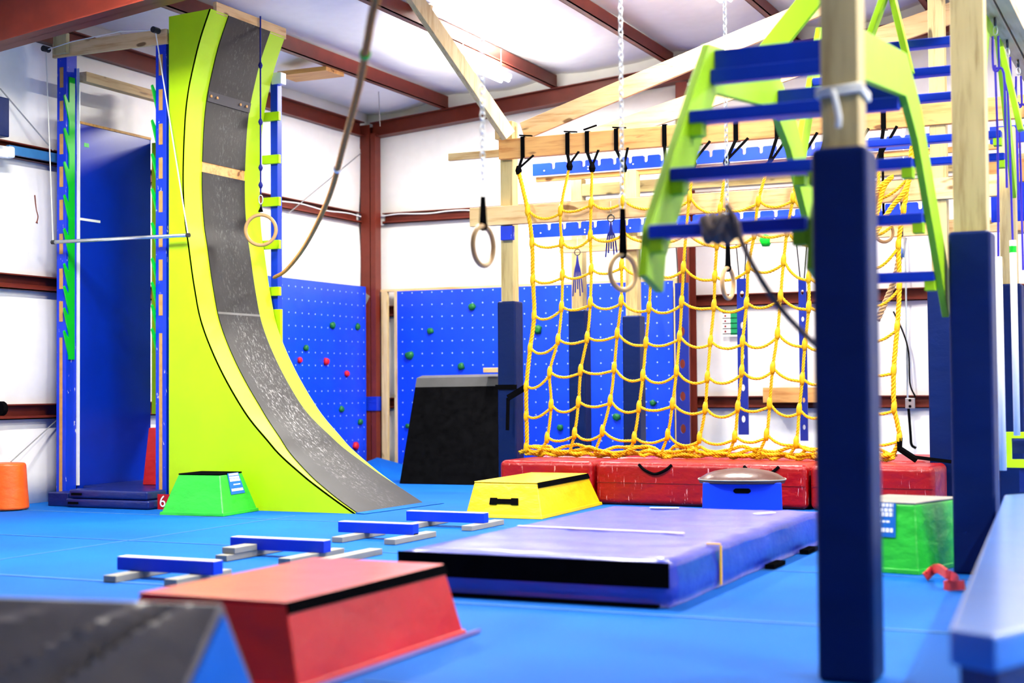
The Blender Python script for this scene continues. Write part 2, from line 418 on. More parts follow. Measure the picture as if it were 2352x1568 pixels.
# white cable lying along the upper rails
c = [Vector((.36+.25*i, -.16, 3.47+.012*math.sin(i*1.7)+.008*math.sin(i*.6))) for i in range(14)]
tag(MB().tube(crom(c, 4), .008, 6).build('wall_cable', m_white), 'white cable lying along the upper rail of the back wall', 'cable')
c = [Vector((.16, -.4-.25*i, 3.45+.012*math.sin(i*1.3))) for i in range(9)]
tag(MB().tube(crom(c, 4), .008, 6).build('wall_cable', m_white), 'white cable lying along the upper rail of the left wall', 'cable')

# carpet seams (folded joins between the rolls)
seams = []
def seam(p0, p1, w, m, label):
    mb = MB(); a = Vector(p0); b = Vector(p1); mb.bar(a+Vector((0, 0, .0)), b, w, .006)
    return tag(mb.build('carpet_seam', m), label, 'floor seam', 'seams between the rolls of blue carpet')
for y, lab in ((-10.98, 'pale seam in the blue carpet just in front of the thick blue mat'), (-9.1, 'pale seam in the blue carpet running to the second blue hurdle'), (-7.25, 'pale seam in the blue carpet passing in front of the curved ramp'), (-12.9, 'pale seam in the blue carpet beside the red box')):
    x0 = .3 if y != -12.9 else 7.6
    seam((x0, y, .001), (14, y, .001), .03 if y == -10.98 else .014, m_seam, lab)

seam((3.35, -14, .001), (3.35, -6.9, .001), .012, m_seam, 'faint seam in the blue carpet running towards the ramp on the left')
# ------------------------------------------------------------------ ceiling lights
m_tube = emit('lit_tube', (1, .97, 1), LAMP_E)
def strip_light(x, y, label):
    z = zc(x)-.42
    r = thing('strip_light', label, 'light', (x, y, z), 'fluorescent strip lights under the ceiling')
    hz = MB().box(x-.09, x+.09, y-.62, y+.62, z, z+.05).build('housing', m_white, r, bevel=.006)
    for s in (-1, 1):
        MB().tube([(x+.05*s, y-.6, z-.022), (x+.05*s, y+.6, z-.022)], .02, 10).build('tube', m_tube, hz, smooth=True)
    for s in (-1, 1):
        MB().tube([(x, y+.5*s, z+.05), (x, y+.5*s, zc(x)-.08)], .004, 5).build('hanger', m_zinc, r)
    ld = bpy.data.lights.new('lamp_glow', 'AREA'); ld.shape = 'RECTANGLE'; ld.size = .2; ld.size_y = 1.2; ld.energy = 330; ld.color = (1, .955, .87)
    lo = bpy.data.objects.new('lamp_glow', ld); COL.objects.link(lo); lo.parent = r; lo.location = (0, 0, -.05)
    ld2 = bpy.data.lights.new('lamp_uplight', 'AREA'); ld2.shape = 'RECTANGLE'; ld2.size = .2; ld2.size_y = 1.2; ld2.energy = 300; ld2.color = (1, .96, .88)
    lo2 = bpy.data.objects.new('lamp_uplight', ld2); COL.objects.link(lo2); lo2.parent = r; lo2.location = (0, 0, .06); lo2.rotation_euler = (math.pi, 0, 0)
    return r
strip_light(3.05, -2.5, 'lit white strip light hanging behind the slanting pine brace')
strip_light(6.2, -3.9, 'lit white strip light at the top edge above the net')
for (x, y, l) in ((3.05, -9.2, 'left wall'), (6.2, -9.6, 'middle of the room'), (9.6, -6.6, 'wooden frame'), (12.4, -3.2, 'right wall end'), (12.6, -9.6, 'right wall'), (12.9, -13.6, 'near right wall')):
    strip_light(x, y, 'lit white strip light out of view over the '+l)

# ------------------------------------------------------------------ warped wall
YN, YF = -6.53, -5.30
px_out = [(484,20),(461,90),(445,155),(433,216),(426,286),(422,408),(426,500),(434,560),(448,660),(466,746),(507,846),(564,946),(616,1011),(647,1046),(700,1093),(733,1119),(775,1150),(818,1180.5)]
prof = [at(x, y, 1, YN) for x, y in px_out]; prof = [(p.x, max(0, p.z)) for p in prof]
pc = crom([Vector((a, 0, b)) for a, b in prof], 16); prof = [(p.x, max(0.0, p.z)) for p in pc]
XB = 1.71
R = thing('warped_wall', 'tall curved lime green ramp wall with dark running surface', 'climbing ramp', (2.6, -5.9, 0))
topz = prof[0][1]
side = [(XB, 0), (XB, topz-.02)]+prof
for yy, nm in ((YN, 'side_panel'), (YF-.03, 'side_panel')):
    MB().prism([(x, z) for x, z in side], 1, yy, yy+.03).build(nm, m_lime, R)
# curved lime face
def strip_curve(i0, i1, yfun0, yfun1, off, thick=.012, prof=prof):
    n = []; 
    for i, (x, z) in enumerate(prof):
        a = prof[max(0, i-1)]; b = prof[min(len(prof)-1, i+1)]
        tx, tz = b[0]-a[0], b[1]-a[1]; L = math.hypot(tx, tz); n.append((-tz/L, tx/L))
    vs = []; fs = []
    for i in range(i0, i1+1):
        x, z = prof[i]; nx_, nz_ = n[i]
        for o_ in (off, off-thick):
            for y in (yfun0(z), yfun1(z)):
                vs.append((x+nx_*o_, y, max(.0005, z+nz_*o_)))
    m = i1-i0
    for k in range(m):
        a = k*4; b = a+4
        fs += [(a, a+1, b+1, b), (a+2, b+2, b+3, a+3), (a, b, b+2, a+2), (a+1, a+3, b+3, b+1)]
    fs += [(0, 2, 3, 1), (m*4, m*4+1, m*4+3, m*4+2)]
    return MB().add(vs, fs)
NP = len(prof)-1
strip_curve(0, NP, lambda z: YN-.0, lambda z: YF+.0, .004, .02).build('curved_face', m_lime, R, label='lime curved face of the ramp')
def marg(z):
    t = max(0, min(1, z/1.0)); t = t*t*(3-2*t); return .27*(.04+.96*t)
def idx(zv): return min(range(len(prof)), key=lambda i: abs(prof[i][1]-zv) if True else 0)
def zat(px, py): return at(px, py, 1, YN).z
zj = [at(x, y, 1, YN+.27).z for x, y in ((528, 39), (506, 98), (479, 212), (467, 367), (467, 393), (505, 718))]
ii = [0]+[idx(z) for z in zj[1:]]+[NP]
names = []
for a, b in ((ii[0], ii[1]), (ii[1], ii[2]), (ii[2], ii[3]), (ii[4], ii[5]), (ii[5], ii[6])):
    o = strip_curve(a, b, lambda z: YN+marg(z), lambda z: YF-marg(z), .014, .012).build('running_sheet', m_skin, R, origin=None)
strip_curve(ii[3], ii[4], lambda z: YN+.27, lambda z: YF-.27, .007, .01).build('slot_board', m_pineo, R, label='bare pine strip in the gap of the dark sheet')
strip_curve(ii[5], ii[5]+1, lambda z: YN+marg(z), lambda z: YF-marg(z), .0145, .002).build('sheet_joint', paint('joint_grey', srgb(90, 90, 88), .5), R)
# bolted joint strip
i0 = idx(at(480, 207, 1, YN+.27).z); i1 = idx(at(478, 232, 1, YN+.27).z)
if i1 <= i0: i1 = i0+1
js = strip_curve(i0, i1, lambda z: YN+.27, lambda z: YF-.27, .021, .006).build('joint_strip', paint('dark_joint', srgb(50, 50, 56), .4), R)
xj, zj_ = prof[(i0+i1)//2]
for f in (.06, .2, .75, .9):
    y = YN+.27+f*(YF-YN-.54); MB().tube([(xj+.02, y, zj_), (xj+.03, y, zj_)], .014, 8).build('bolt', m_plyedge, js)
xt, zt = prof[0]
MB().box(xt-.04, xt+.0, YN+.09, YF+.03, zt-.02, zt+.09).build('top_plank', m_piney, R, bevel=.004, label='pine plank along the top lip')
MB().box(XB, xt-.04, YN+.03, YF-.03, zt-.06, zt-.02).build('top_deck', m_piney, R)
# flap at the foot
MB().add([(3.74, YN, .003), (3.84, YN-.02, .003), (3.95, YF+.05, .003), (3.74, YF+.1, .003), (3.74, YN, .012), (3.84, YN-.02, .006), (3.95, YF+.05, .006), (3.74, YF+.1, .012)],
         [(0, 3, 2, 1), (4, 5, 6, 7), (0, 1, 5, 4), (1, 2, 6, 5), (2, 3, 7, 6), (3, 0, 4, 7)]).build('foot_flap', m_floor, R)

# ring hanging from the lip
def ring(c, R_, r_, ang, parent):
    u = Vector((math.cos(ang), math.sin(ang), 0))
    return MB().torus(c, R_, r_, u, (0, 0, 1), 44, 12).build('ring', m_hemp2, parent, smooth=True)
lip = at(598, 42, 0, xt+.02)
xr, yr = lip.x, lip.y
def zv(px, py):  # height on the vertical through (xr, yr)
    return at(px, py, 1, yr).z
T = thing('hanging_ring', 'wooden ring on a thin blue cord hanging from the top of the curved ramp', 'gym ring', (xr, yr, zv(600, 567)), 'wooden rings')
z1, z2 = zv(600, 567), zv(600, 489)
ring((xr, yr, (z1+z2)/2), (z2-z1)/2-.018, .018, YAW, T)
MB().tube([(xr, yr, zv(600, 445)), (xr, yr, lip.z+.02)], .0085, 6).build('cord', m_navycord, T)
for py in (150, 280, 385, 425):
    MB().tube([(xr, yr, zv(600, py)-.03), (xr, yr, zv(600, py)), (xr, yr, zv(600, py)+.03)], [.012, .024, .012], 8).build('knot', m_navycord, T, smooth=True)
MB().torus((xr, yr, zv(600, 458)), .02, .005, (math.cos(YAW), math.sin(YAW), 0), (0, 0, 1), 16, 6, sy=2.2).build('carabiner', m_zinc, T, smooth=True)
zs_ = zv(600, 470)
MB().add([(xr-.02, yr-.02, z2+.01), (xr+.03, yr+.0, z2+.01), (xr+.005, yr, zs_), (xr-.02, yr+.02, z2+.01)], [(0, 1, 2), (1, 3, 2), (3, 0, 2), (0, 3, 1)]).build('strap', m_blackv, T)

# ladder with blocks behind the ramp
Yb = -5.17
pxc = lambda py: at(635, py, 1, Yb)
xb = pxc(400).x
T = thing('peg_post', 'narrow blue post with lime blocks standing behind the curved ramp', 'climbing post', (xb, Yb, 0))
MB().box(xb-.045, xb+.04, Yb-.04, Yb+.04, 0, at(635, 178, 1, Yb).z).build('post', m_blue, T, bevel=.004)
MB().box(xb-.03, xb+.09, Yb-.05, Yb+.05, at(640, 195, 1, Yb).z, at(640, 168, 1, Yb).z).build('top_block', m_white, T, bevel=.01)
for py in (270, 368, 465, 563, 670):
    z = at(635, py, 1, Yb).z
    MB().box(xb-.12, xb+.085, Yb-.085, Yb-.042, z-.045, z+.045).build('block', m_lime, T, bevel=.004)
MB().box(xb-.1, xb+.1, Yb-.085, Yb-.042, .9, at(635, 700, 1, Yb).z-.05).build('lower_board', m_lime, T, bevel=.004)

# ------------------------------------------------------------------ ladder tower left of the ramp
def teeth(x0, x1, yf, z0, z1, tips, dy, mat, parent):
    # serrated board in a YZ plane, teeth to -Y pointing up
    out = [(yf, z0)]
    for z in sorted(tips):
        out += [(yf, z-.24 if z-.24 > out[-1][1] else out[-1][1]+.005), (yf-dy, z+.0), (yf-dy*.8, z+.015), (yf-.012, z-.06)]
        out.append((yf, z-.05))
    out += [(yf, z1), (yf+.078, z1), (yf+.078, z0)]
    return MB().prism(out, 0, x0, x1).build('serrated_rail', mat, parent, label='bright green serrated rail')
def lpost(name, x0, x1, y0, y1, base_px, label, slots, longslot, tipsz, side):
    T = thing('ladder_post', label, 'climbing post', ((x0+x1)/2, (y0+y1)/2, 0), 'chipped blue posts of the bar ladder')
    ztop = 4.5
    pp = MB().box(x0, x1, y0, y1, 0, ztop).build('post', m_bluewear, T, bevel=.005)
    xc = (x0+x1)/2
    for z in slots:
        MB().box(xc-.022, xc+.022, y0-.004, y0, z-.1, z+.1).build('slot', m_plyedge, pp, label='bare wood slot')
    MB().box(xc-.018, xc+.018, y0-.004, y0, .12, longslot).build('slot', m_plyedge, pp, label='long bare wood strip')
    if side == 'R': teeth(x1, x1+.014, y0+.03, tipsz[0]-.27, tipsz[-1]+.2, tipsz, .075, m_green, T)
    else: teeth(x0-.014, x0, y0+.03, tipsz[0]-.27, tipsz[-1]+.2, tipsz, .085, m_green, T)
    return T
zl_ = lambda py, X: at(140, py, 1, -6.5).z
ltips = sorted([at(150, y, 1, -6.5).z for y in (222, 298, 375, 451, 528, 608, 660, 710, 762)])
rtips = sorted([at(350, y, 1, -6.5).z for y in (200, 280, 357, 437, 515, 596, 651, 703, 757)])
lpost('l', .32, .44, -6.5, -6.35, None, 'left chipped blue ladder post with a green serrated rail', [zl_(y, 0) for y in (178, 255, 331, 406, 482, 560, 640, 715)], zl_(775, 0), ltips, 'R')
lpost('r', 1.53, 1.655, -6.5, -6.40, None, 'right chipped blue ladder post against the lime ramp side', [at(370, y, 1, -6.5).z for y in (149, 229, 308, 386, 463, 543, 620, 700)], at(370, 765, 1, -6.5).z, rtips, 'L')
# top cross beam, bracket timber
tag(MB().box(.30, 1.69, -6.545, -6.506, 4.38, 4.52).build('cross_board', m_pine, bevel=.004), 'pine board joining the tops of the two blue ladder posts', 'timber')
tag(MB().box(.36, .52, -6.60, -6.546, 4.40, 4.60).build('timber_block', m_pt, bevel=.004), 'short pine block on top of the left ladder post', 'timber')
tag(MB().box(.47, .56, -6.35, -5.12, 4.16, 4.26).build('timber_rail', m_piney, bevel=.004), 'pine rail running back from the left ladder post under the roof', 'timber')
tag(MB().bar((.5, -5.15, 4.05), (1.71, -5.15, 4.0), .05, .09).build('timber_rail', m_pine), 'pine rail across the back of the ladder tower', 'timber')
tag(MB().box(.46, .58, -5.12, -5.0, 0, 4.3).build('timber_post', m_pinez, bevel=.004), 'rough brown post standing behind the blue ladder tower', 'timber')
tag(MB().box(1.0, 1.3, -5.25, -5.03, 4.074, 4.11).build('lime_offcut', m_limedk, bevel=.004), 'lime painted offcut lying on the rail behind the ladder tower', 'timber')
# blue side panel
T = thing('slide_board', 'tall dark blue smooth panel between the ladder posts', 'climbing panel', (.45, -5.8, 0))
MB().box(.44, .462, -6.34, -5.24, .0, 3.75).build('panel', m_bluepanel, T)
MB().box(.44, .47, -6.35, -6.335, .17, 4.3).build('edge_trim', m_pvc, T, label='white edge of the blue panel')
MB().box(.43, .47, -6.34, -5.24, 3.75, 3.775).build('top_edge', m_pineo, T)
MB().box(.4622, .4635, -6.27, -6.2, 3.53, 3.57).build('green_tape', m_green, T, label='scrap of green tape')
MB().box(.4622, .4635, -6.33, -6.03, 2.79, 2.815).build('white_tape', m_white, T, label='strip of white tape')
o = MB().box(.47, 1.70, -5.23, -5.19, .85, 3.72).build('plywood_sheet', m_limedk)
tag(o, 'lime panel closing the back of the blue ladder tower', 'climbing panel')
# bar resting on the teeth, hung from a white rope
bz = at(122, 556, 1, -6.62).z; bz2 = at(432, 540, 1, -6.62).z
bx0 = at(122, 556, 1, -6.62).x; bx1 = at(432, 540, 1, -6.62).x
T = thing('climbing_bar', 'grey metal bar lying across the green serrated rails', 'metal bar', ((bx0+bx1)/2, -6.62, bz))
MB().tube([(bx0, -6.62, bz), (bx1, -6.62, bz2)], .018, 12).build('bar', m_zinc, T, smooth=True)
for x, z in ((bx0, bz), (bx1, bz2)):
    MB().tube([(x-.015, -6.62, z), (x+.015, -6.62, z)], .021, 12).build('end_cap', m_darkmetal, T)
MB().tube([(bx0, -6.62, bz), (.27, -6.6, 4.45)], .006, 6).build('rope', m_whiterope, T)
MB().tube([(bx1, -6.62, bz2), (1.61, -6.6, 4.48)], .006, 6).build('rope', m_whiterope, T)
MB().tube([(.27, -6.6, 4.45), (.6, -6.6, 4.50), (1.2, -6.6, 4.535), (1.61, -6.6, 4.5)], .005, 6).build('rope', m_whiterope, T)
MB().tube([(1.61, -6.64, 4.50), (1.61, -6.56, 4.50)], .03, 12).build('pulley', m_darkmetal, T)
MB().tube([(.27, -6.64, 4.46), (.27, -6.56, 4.46)], .03, 12).build('pulley', m_darkmetal, T)
# stacked mats in the tower
for k, (z0, z1, lab) in enumerate(((.003, .085, 'lower dark blue mat at the foot of the ladder tower'), (.088, .17, 'upper dark blue mat at the foot of the ladder tower'))):
    x0, x1 = (.74, 1.72) if k == 0 else (.78, 1.70)
    T = thing('thin_mat', lab, 'mat', (1.1, -6.65, z0), 'stacked mats at the foot of the ladder tower')
    MB().prism([(x0, -6.84), (x1, -6.84), (x1, -6.55), (1.5, -6.55), (1.5, -5.35), (.5, -5.35), (.5, -6.33), (x0, -6.33)], 2, z0, z1).build('mat_body', m_darkblue, T, bevel=.02, seg=3)
    MB().box(x0+.04, x0+.16, -6.853, -6.842, z0+.03, z0+.05).build('handle', m_blackv, T)
tag(MB().box(.47, .72, -6.78, -6.53, 0, .13).build('foam_block', m_darkblue, bevel=.01), 'small dark blue block at the foot of the left ladder post', 'foam block')
# red foam leaning
b0 = [(1.2, -6.0, .18), (1.38, -6.0, .18), (1.38, -5.75, .18), (1.2, -5.75, .18)]
t0 = [(1.32, -5.95, .90), (1.44, -5.95, .90), (1.44, -5.8, .90), (1.32, -5.8, .90)]
P_ = at(327, 1118, 1, -6.1); Q_ = at(341, 982, 1, -6.1)
b0 = [(P_.x, -6.1, .17), (1.5, -6.1, .17), (1.5, -5.9, .17), (P_.x, -5.9, .17)]
t0 = [(Q_.x, -6.1, Q_.z), (1.5, -6.1, Q_.z), (1.5, -6.0, Q_.z), (Q_.x, -6.0, Q_.z)]
tag(MB().hexa(b0, t0).build('foam_wedge', m_redfoam, bevel=.01), 'red foam piece standing on the dark mats inside the ladder tower', 'foam block')
def textmesh(txt, size, mat, name, parent, M):
    cu = bpy.data.curves.new(name, 'FONT'); cu.body = txt; cu.size = size; cu.extrude = .001; cu.align_x = 'CENTER'; cu.align_y = 'CENTER'
    t = bpy.data.objects.new(name, cu); COL.objects.link(t)
    me = bpy.data.meshes.new_from_object(t); bpy.data.objects.remove(t)
    o = bpy.data.objects.new(name, me); COL.objects.link(o); me.materials.clear(); me.materials.append(mat)
    o.parent = parent; o.matrix_local = Matrix.Translation(-parent.location) @ M; return o
T = thing('number_card', 'small red card with a white 6 at the foot of the ladder tower', 'sign', (1.66, -6.72, 0))
MB().box(1.74, 1.88, -6.735, -6.73, .0, .14).build('card', paint('red_card', srgb(200, 16, 26), .4, .03), T)
textmesh('6', .15, m_white, 'numeral', T, Matrix.Translation((1.80, -6.738, .07)) @ Matrix.Rotation(math.pi/2, 4, 'X'))

# orange foam, far left
Pc = at(12, 1165, 2, 0); Pc = Pc+(Vector((CAM_LOC.x, CAM_LOC.y, 0))-Pc)*.02
T = thing('foam_cylinder', 'orange foam cylinder standing by the left wall', 'foam block', (Pc.x, Pc.y, 0))
MB().lathe((Pc.x, Pc.y, 0), [(.20, .005), (.215, .02), (.20, .2), (.185, .42), (.17, .435)], 28).build('body', m_orange, T, smooth=False, bevel=.01)
tag(MB().tube([at(25, 1060, 1, Pc.y+.1), at(130, 965, 0, .12)], .006, 6).build('guy_wire', m_wire), 'thin wire running from the orange foam up behind the ladder post', 'wire')
tag(MB().tube([at(0, 203, 0, .15), at(122, 345, 0, .3)], .007, 6).build('guy_wire', m_wire), 'thin dark wire slanting down the left wall', 'wire')
tag(MB().bar(at(18, 343, 0, .18), at(135, 364, 0, .18), .04, .085).build('covered_rail', paint('pale_blue_wrap', srgb(60, 130, 190), .5)), 'pale blue wrapped bar lying on the upper rail of the left wall', 'bar')
tag(MB().bar(at(-20, 345, 0, .24), at(13, 350, 0, .24), .08, .11).build('junction_box', m_white, bevel=.01), 'white box on the upper rail at the left edge', 'box')
tag(MB().bar(at(14, 349, 0, .24), at(27, 351, 0, .24), .1, .11).build('pipe_collar', m_white, bevel=.02), 'white round collar beside the white box on the left wall', 'box')
tag(MB().bar(at(-12, 222, 0, .4), at(-12, 312, 0, .4), .12, .25, (0, 1, 0)).build('wall_pad', m_navy, bevel=.01), 'navy pad on the left wall cut by the picture edge', 'pad')
tag(MB().tube([at(-4, 938, 0, .3)+Vector((0, 0, -.0)), at(6, 938, 0, .3)], .07, 12).build('hook_ball', m_blackv), 'black knob at the left edge beside the lower rail', 'knob')
mb = MB(); mb.tube(crom([at(80, 448, 0, .09), at(83, 480, 0, .09), at(87, 497, 0, .09), at(84, 512, 0, .09)], 4), [.006]*12+[.014], 6)
tag(mb.build('torn_flap', paint('torn_brown', srgb(130, 60, 40), .7)), 'small brown torn strip hanging on the white left wall', 'torn strip')

# ------------------------------------------------------------------ climbing panels with holds
def hold(parent, p, n, r, mat, seed, lab):
    rnd = random.Random(seed); vs = []; fs = []; n = Vector(n); u = Vector((0, 0, 1)); w = n.cross(u)
    rings = 5; seg = 12; offs = [rnd.uniform(.78, 1.18) for _ in range(seg)]
    for i in range(rings):
        t = i/(rings-1); rr = r*math.cos(t*1.35)**.7; h = r*.85*math.sin(t*1.5)
        for k in range(seg):
            a = 2*math.pi*k/seg; f = offs[k]*(1-t)+t
            vs.append(Vector(p)+(u*math.sin(a)*.95+w*math.cos(a))*rr*f+n*h)
    for i in range(rings-1):
        for k in range(seg): fs.append((i*seg+k, i*seg+(k+1) % seg, (i+1)*seg+(k+1) % seg, (i+1)*seg+k))
    fs.append(tuple(range(seg))[::-1]); fs.append(tuple((rings-1)*seg+k for k in range(seg)))
    h = MB().add(vs, fs).build('climbing_hold', mat, parent, smooth=True, label=lab)
    return h
YP = -.22
T = thing('climbing_wall', 'blue climbing board with green holds on the back wall', 'climbing wall', (2.6, YP, 0))
MB().box(.62, 4.56, YP, YP+.018, .02, 2.42).build('plywood', m_climb, T)
MB().box(.36, 4.62, YP+.0, YP+.06, 2.42, 2.455).build('top_rail', m_pine, T, bevel=.003)
MB().box(.57, .618, YP, YP+.06, .02, 2.42).build('stud', m_pinez, T, bevel=.003)
MB().box(.37, .46, YP-.0, YP+.06, .02, 2.42).build('stud', m_pinez, T, bevel=.003)
MB().box(4.57, 4.62, YP, YP+.06, .02, 2.42).build('stud', m_pinez, T, bevel=.003)
for i, (x, y, s) in enumerate([(1085,704,.055),(989,760,.05),(941,816,.065),(1060,841,.055),(937,978,.04),(1236,757,.06),(1417,957,.055),(1287,982,.05),(1500,925,.045),(1190,930,.05)]):
    hold(T, at(x, y, 1, YP), (0, -1, 0), s, m_holdg, i, 'green climbing hold')
XP = .20
T = thing('climbing_wall', 'blue climbing board with green and red holds on the left wall behind the ramp', 'climbing wall', (XP, -2, 0))
MB().box(XP-.018, XP, -4.2, -.345, .05, 2.49).build('plywood', m_climb, T)
MB().box(XP-.06, XP-.018, -4.2, -.345, 2.45, 2.49).build('top_rail', m_piney, T)
for i, (x, y, s, r_) in enumerate([(762,747,.055,0),(820,750,.05,0),(701,799,.05,0),(687,827,.045,1),(748,830,.055,1),(795,858,.05,1),(783,940,.05,0),(826,969,.05,0),(815,1024,.06,1)]):
    hold(T, at(x, y, 0, XP), (1, 0, 0), s, m_holdr if r_ else m_holdg, 40+i, 'red climbing hold' if r_ else 'green climbing hold')
tag(MB().tube([(.17, -.3, 1.0), (.17, -.305, .98)], .02).build('wall_hook', m_white), 'small white hook beside the corner column', 'hook') if False else None
mb = MB(); mb.box(.08, .345, -.315, -.302, .80, .99); mb.box(.332, .345, -.302, -.1, .80, .99)
tag(mb.build('column_strap', vinyl('strap_blue', srgb(10, 50, 200), .4, .3)), 'blue band wrapped round the corner steel column', 'strap')
tag(MB().add([at(832, 668, 1, -.33), at(848, 680, 1, -.33), at(836, 705, 1, -.33), at(832, 700, 1, -.33)]+[p+Vector((0, .02, 0)) for p in [at(832, 668, 1, -.33), at(848, 680, 1, -.33), at(836, 705, 1, -.33), at(832, 700, 1, -.33)]], [(3,2,1,0),(4,5,6,7),(0,1,5,4),(1,2,6,5),(2,3,7,6),(3,0,4,7)]).build('cardboard_scrap', paint('grey_scrap', srgb(130, 122, 105), .7)), 'grey scrap tucked behind the corner column', 'scrap')
# raised edge of carpet roll by the corner
mb = MB(); mb.add([(.35, -.6, 0), (1.2, -.45, 0), (1.2, -1.6, 0), (.45, -1.6, 0), (.42, -.42, .17), (.95, -.3, .03)], [(0, 3, 2, 1), (0, 4, 3), (4, 5, 2, 3), (5, 1, 2), (0, 1, 5, 4)])
tag(mb.build('carpet_fold', m_floor), 'raised fold of blue carpet by the corner column', 'carpet fold')
# thin wire with hook to corner column
tag(MB().tube([at(662, 490, 1, -2.2), at(829, 352, 1, -.32)], .006, 6).build('guy_wire', m_wire), 'thin wire slanting up to the corner column', 'wire')
tag(MB().tube([at(865, 100, 1, -1.2), at(873, 290, 1, -1.2)], .005, 6).build('guy_wire', m_wire), 'thin wire hanging from the ceiling near the corner column', 'wire')

# black leaning board
T = thing('leaning_board', 'black board with a grey top edge leaning behind the padded post', 'board', (2.7, -2.7, 0))
A = [at(918, 1110, 2, .004), at(1142, 1114, 2, .004)]; B = [at(957, 868, 1, -2.35), at(1150, 864, 1, -2.25)]
nb = Vector((.02, .10, .03))
def quad(mb, a, b, c, d, n): return mb.add([a, b, c, d, a+n, b+n, c+n, d+n], [(3,2,1,0),(4,5,6,7),(0,1,5,4),(1,2,6,5),(2,3,7,6),(3,0,4,7)])
lerp = lambda p, q, t: p+(q-p)*t
quad(MB(), A[0], A[1], lerp(A[1], B[1], .91), lerp(A[0], B[0], .91), nb).build('board', paint('black_board', (.0025, .0025, .003), .55, .35, 12, wear=srgb(70, 70, 70), wears=-.09, spec=.0), T)
quad(MB(), lerp(A[0], B[0], .91), lerp(A[1], B[1], .91), B[1], B[0], nb).build('top_strip', paint('grey_strip', srgb(66, 66, 68), .4, .1), T, label='grey strip along the top')
quad(MB(), A[1]+Vector((.01, .02, 0)), A[1]+Vector((.04, .15, 0)), lerp(A[1], B[1], .9)+Vector((.02, .12, 0)), lerp(A[1], B[1], .9)+Vector((.01, .02, 0)), Vector((.01, 0, 0))).build('side_board', m_plyedge, T)
tag(MB().box(2.98, 3.22, -2.40, -2.26, 1.275, 1.33).build('wood_offcut', m_pine, bevel=.003), 'small pine offcut lying on top of the black leaning board', 'timber')

# ------------------------------------------------------------------ padded posts
def post(x, y, w, zt, padw, zpad, label, d=None, pm=None, wm=None, zb=0.0, name='padded_post'):
    d = d or w
    T = thing(name, label, 'post', (x, y, 0), 'padded timber posts')
    MB().box(x-w/2, x+w/2, y-d/2, y+d/2, zpad-.3 if False else .02, zt).build('timber', wm or m_pt, T, bevel=.006)
    p = padw/2; t = (padw-max(w, .14))/2-.001
    mb = MB(); mb.box(x-p, x+p, y-p, y-p+t, zb, zpad); mb.box(x-p, x+p, y+p-t, y+p, zb, zpad)
    mb.box(x-p, x-p+t, y-p+t, y+p-t, zb, zpad); mb.box(x+p-t, x+p, y-p+t, y+p-t, zb, zpad)
    MB().box(x-p, x+p, y-p, y+p, zb, zpad).build('foam_pad', pm or m_navy, T, bevel=.022, seg=4)
    return T
post(9.27, -12.15, .142, 5.4, .21, 1.99, 'nearest padded timber post with a white rope tied round it')
m_ptb = m_pt
T = post(9.285, -8.75, .19, 5.3, .24, 1.99, 'thick padded post of paired timbers behind the lime steps', d=.14)
post(4.03, -3.9, .14, 3.86, .207, 1.99, 'padded timber post at the left end of the yellow net')
post(3.93, -1.76, .14, 3.54, .207, 2.0, 'padded timber post behind the left part of the yellow net')
post(4.71, -2.05, .14, 3.54, .207, 1.90, 'padded timber post behind the net beside the holed blue board')
post(8.38, -3.95, .14, 4.9, .22, 2.02, 'padded timber post at the right end of the yellow net')
# white rope on the near post
T = thing('tied_rope', 'white rope knotted round the nearest timber post', 'rope', (9.27, -12.25, 2.2))
for dz in (0, .018):
    MB().tube([(9.19, -12.23, 2.19+dz), (9.35, -12.23, 2.20+dz), (9.35, -12.07, 2.19+dz), (9.19, -12.07, 2.19+dz), (9.19, -12.23, 2.19+dz)], .010, 8).build('coil', m_whiterope, T, smooth=True)
MB().tube(crom([(9.25, -12.24, 2.2), (9.262, -12.26, 2.17), (9.275, -12.26, 2.10), (9.27, -12.25, 2.06)], 5), .012, 8).build('tail', m_whiterope, T, smooth=True)

# ------------------------------------------------------------------ timber frame beams
def beam(x0, x1, y0, y1, z0, z1, mat, label, name='timber_beam', group=None):
    return tag(MB().box(x0, x1, y0, y1, z0, z1).build(name, mat, bevel=.005), label, 'timber', group)
beam(3.98, 11.0, -4.05, -3.975, 3.455, 3.66, m_pineo, 'orange pine beam carrying the yellow net')
beam(3.64, 8.9, -4.05, -3.975, 2.775, 2.97, m_pine, 'pale pine beam behind the upper part of the yellow net')
beam(3.28, 4.2, -3.83, -3.79, 3.52, 3.60, m_pine, 'thin pine board sticking out left of the net frame')
beam(3.90, 3.955, -3.97, -3.83, 3.68, 3.86, m_pinez, 'short pine cleat beside the top of the net post')
tag(MB().box(3.985, 4.12, -4.03, -3.972, 2.62, 2.765).build('blue_cleat', m_bluewear, bevel=.003), 'small blue block under the pale beam on the net post', 'timber')
beam(4.0, 11.0, -1.83, -1.69, 3.33, 3.47, m_ptx, 'greenish treated beam behind the upper notched board') 
beam(3.85, 8.9, -2.18, -2.115, 2.64, 2.79, m_pine, 'pale pine beam under the lower notched board')
beam(3.5, 8.9, -2.03, -1.99, 3.50, 3.56, m_pineo, 'pine strip under the upper notched board')
beam(8.7, 11.0, -2.16, -2.0, 2.62, 2.80, m_pine, 'pale pine beam at the right edge behind the cords')
beam(8.55, 11.0, -3.2, -3.05, 3.0, 3.22, m_pineo, 'orange pine beam at the right edge below the blue board')
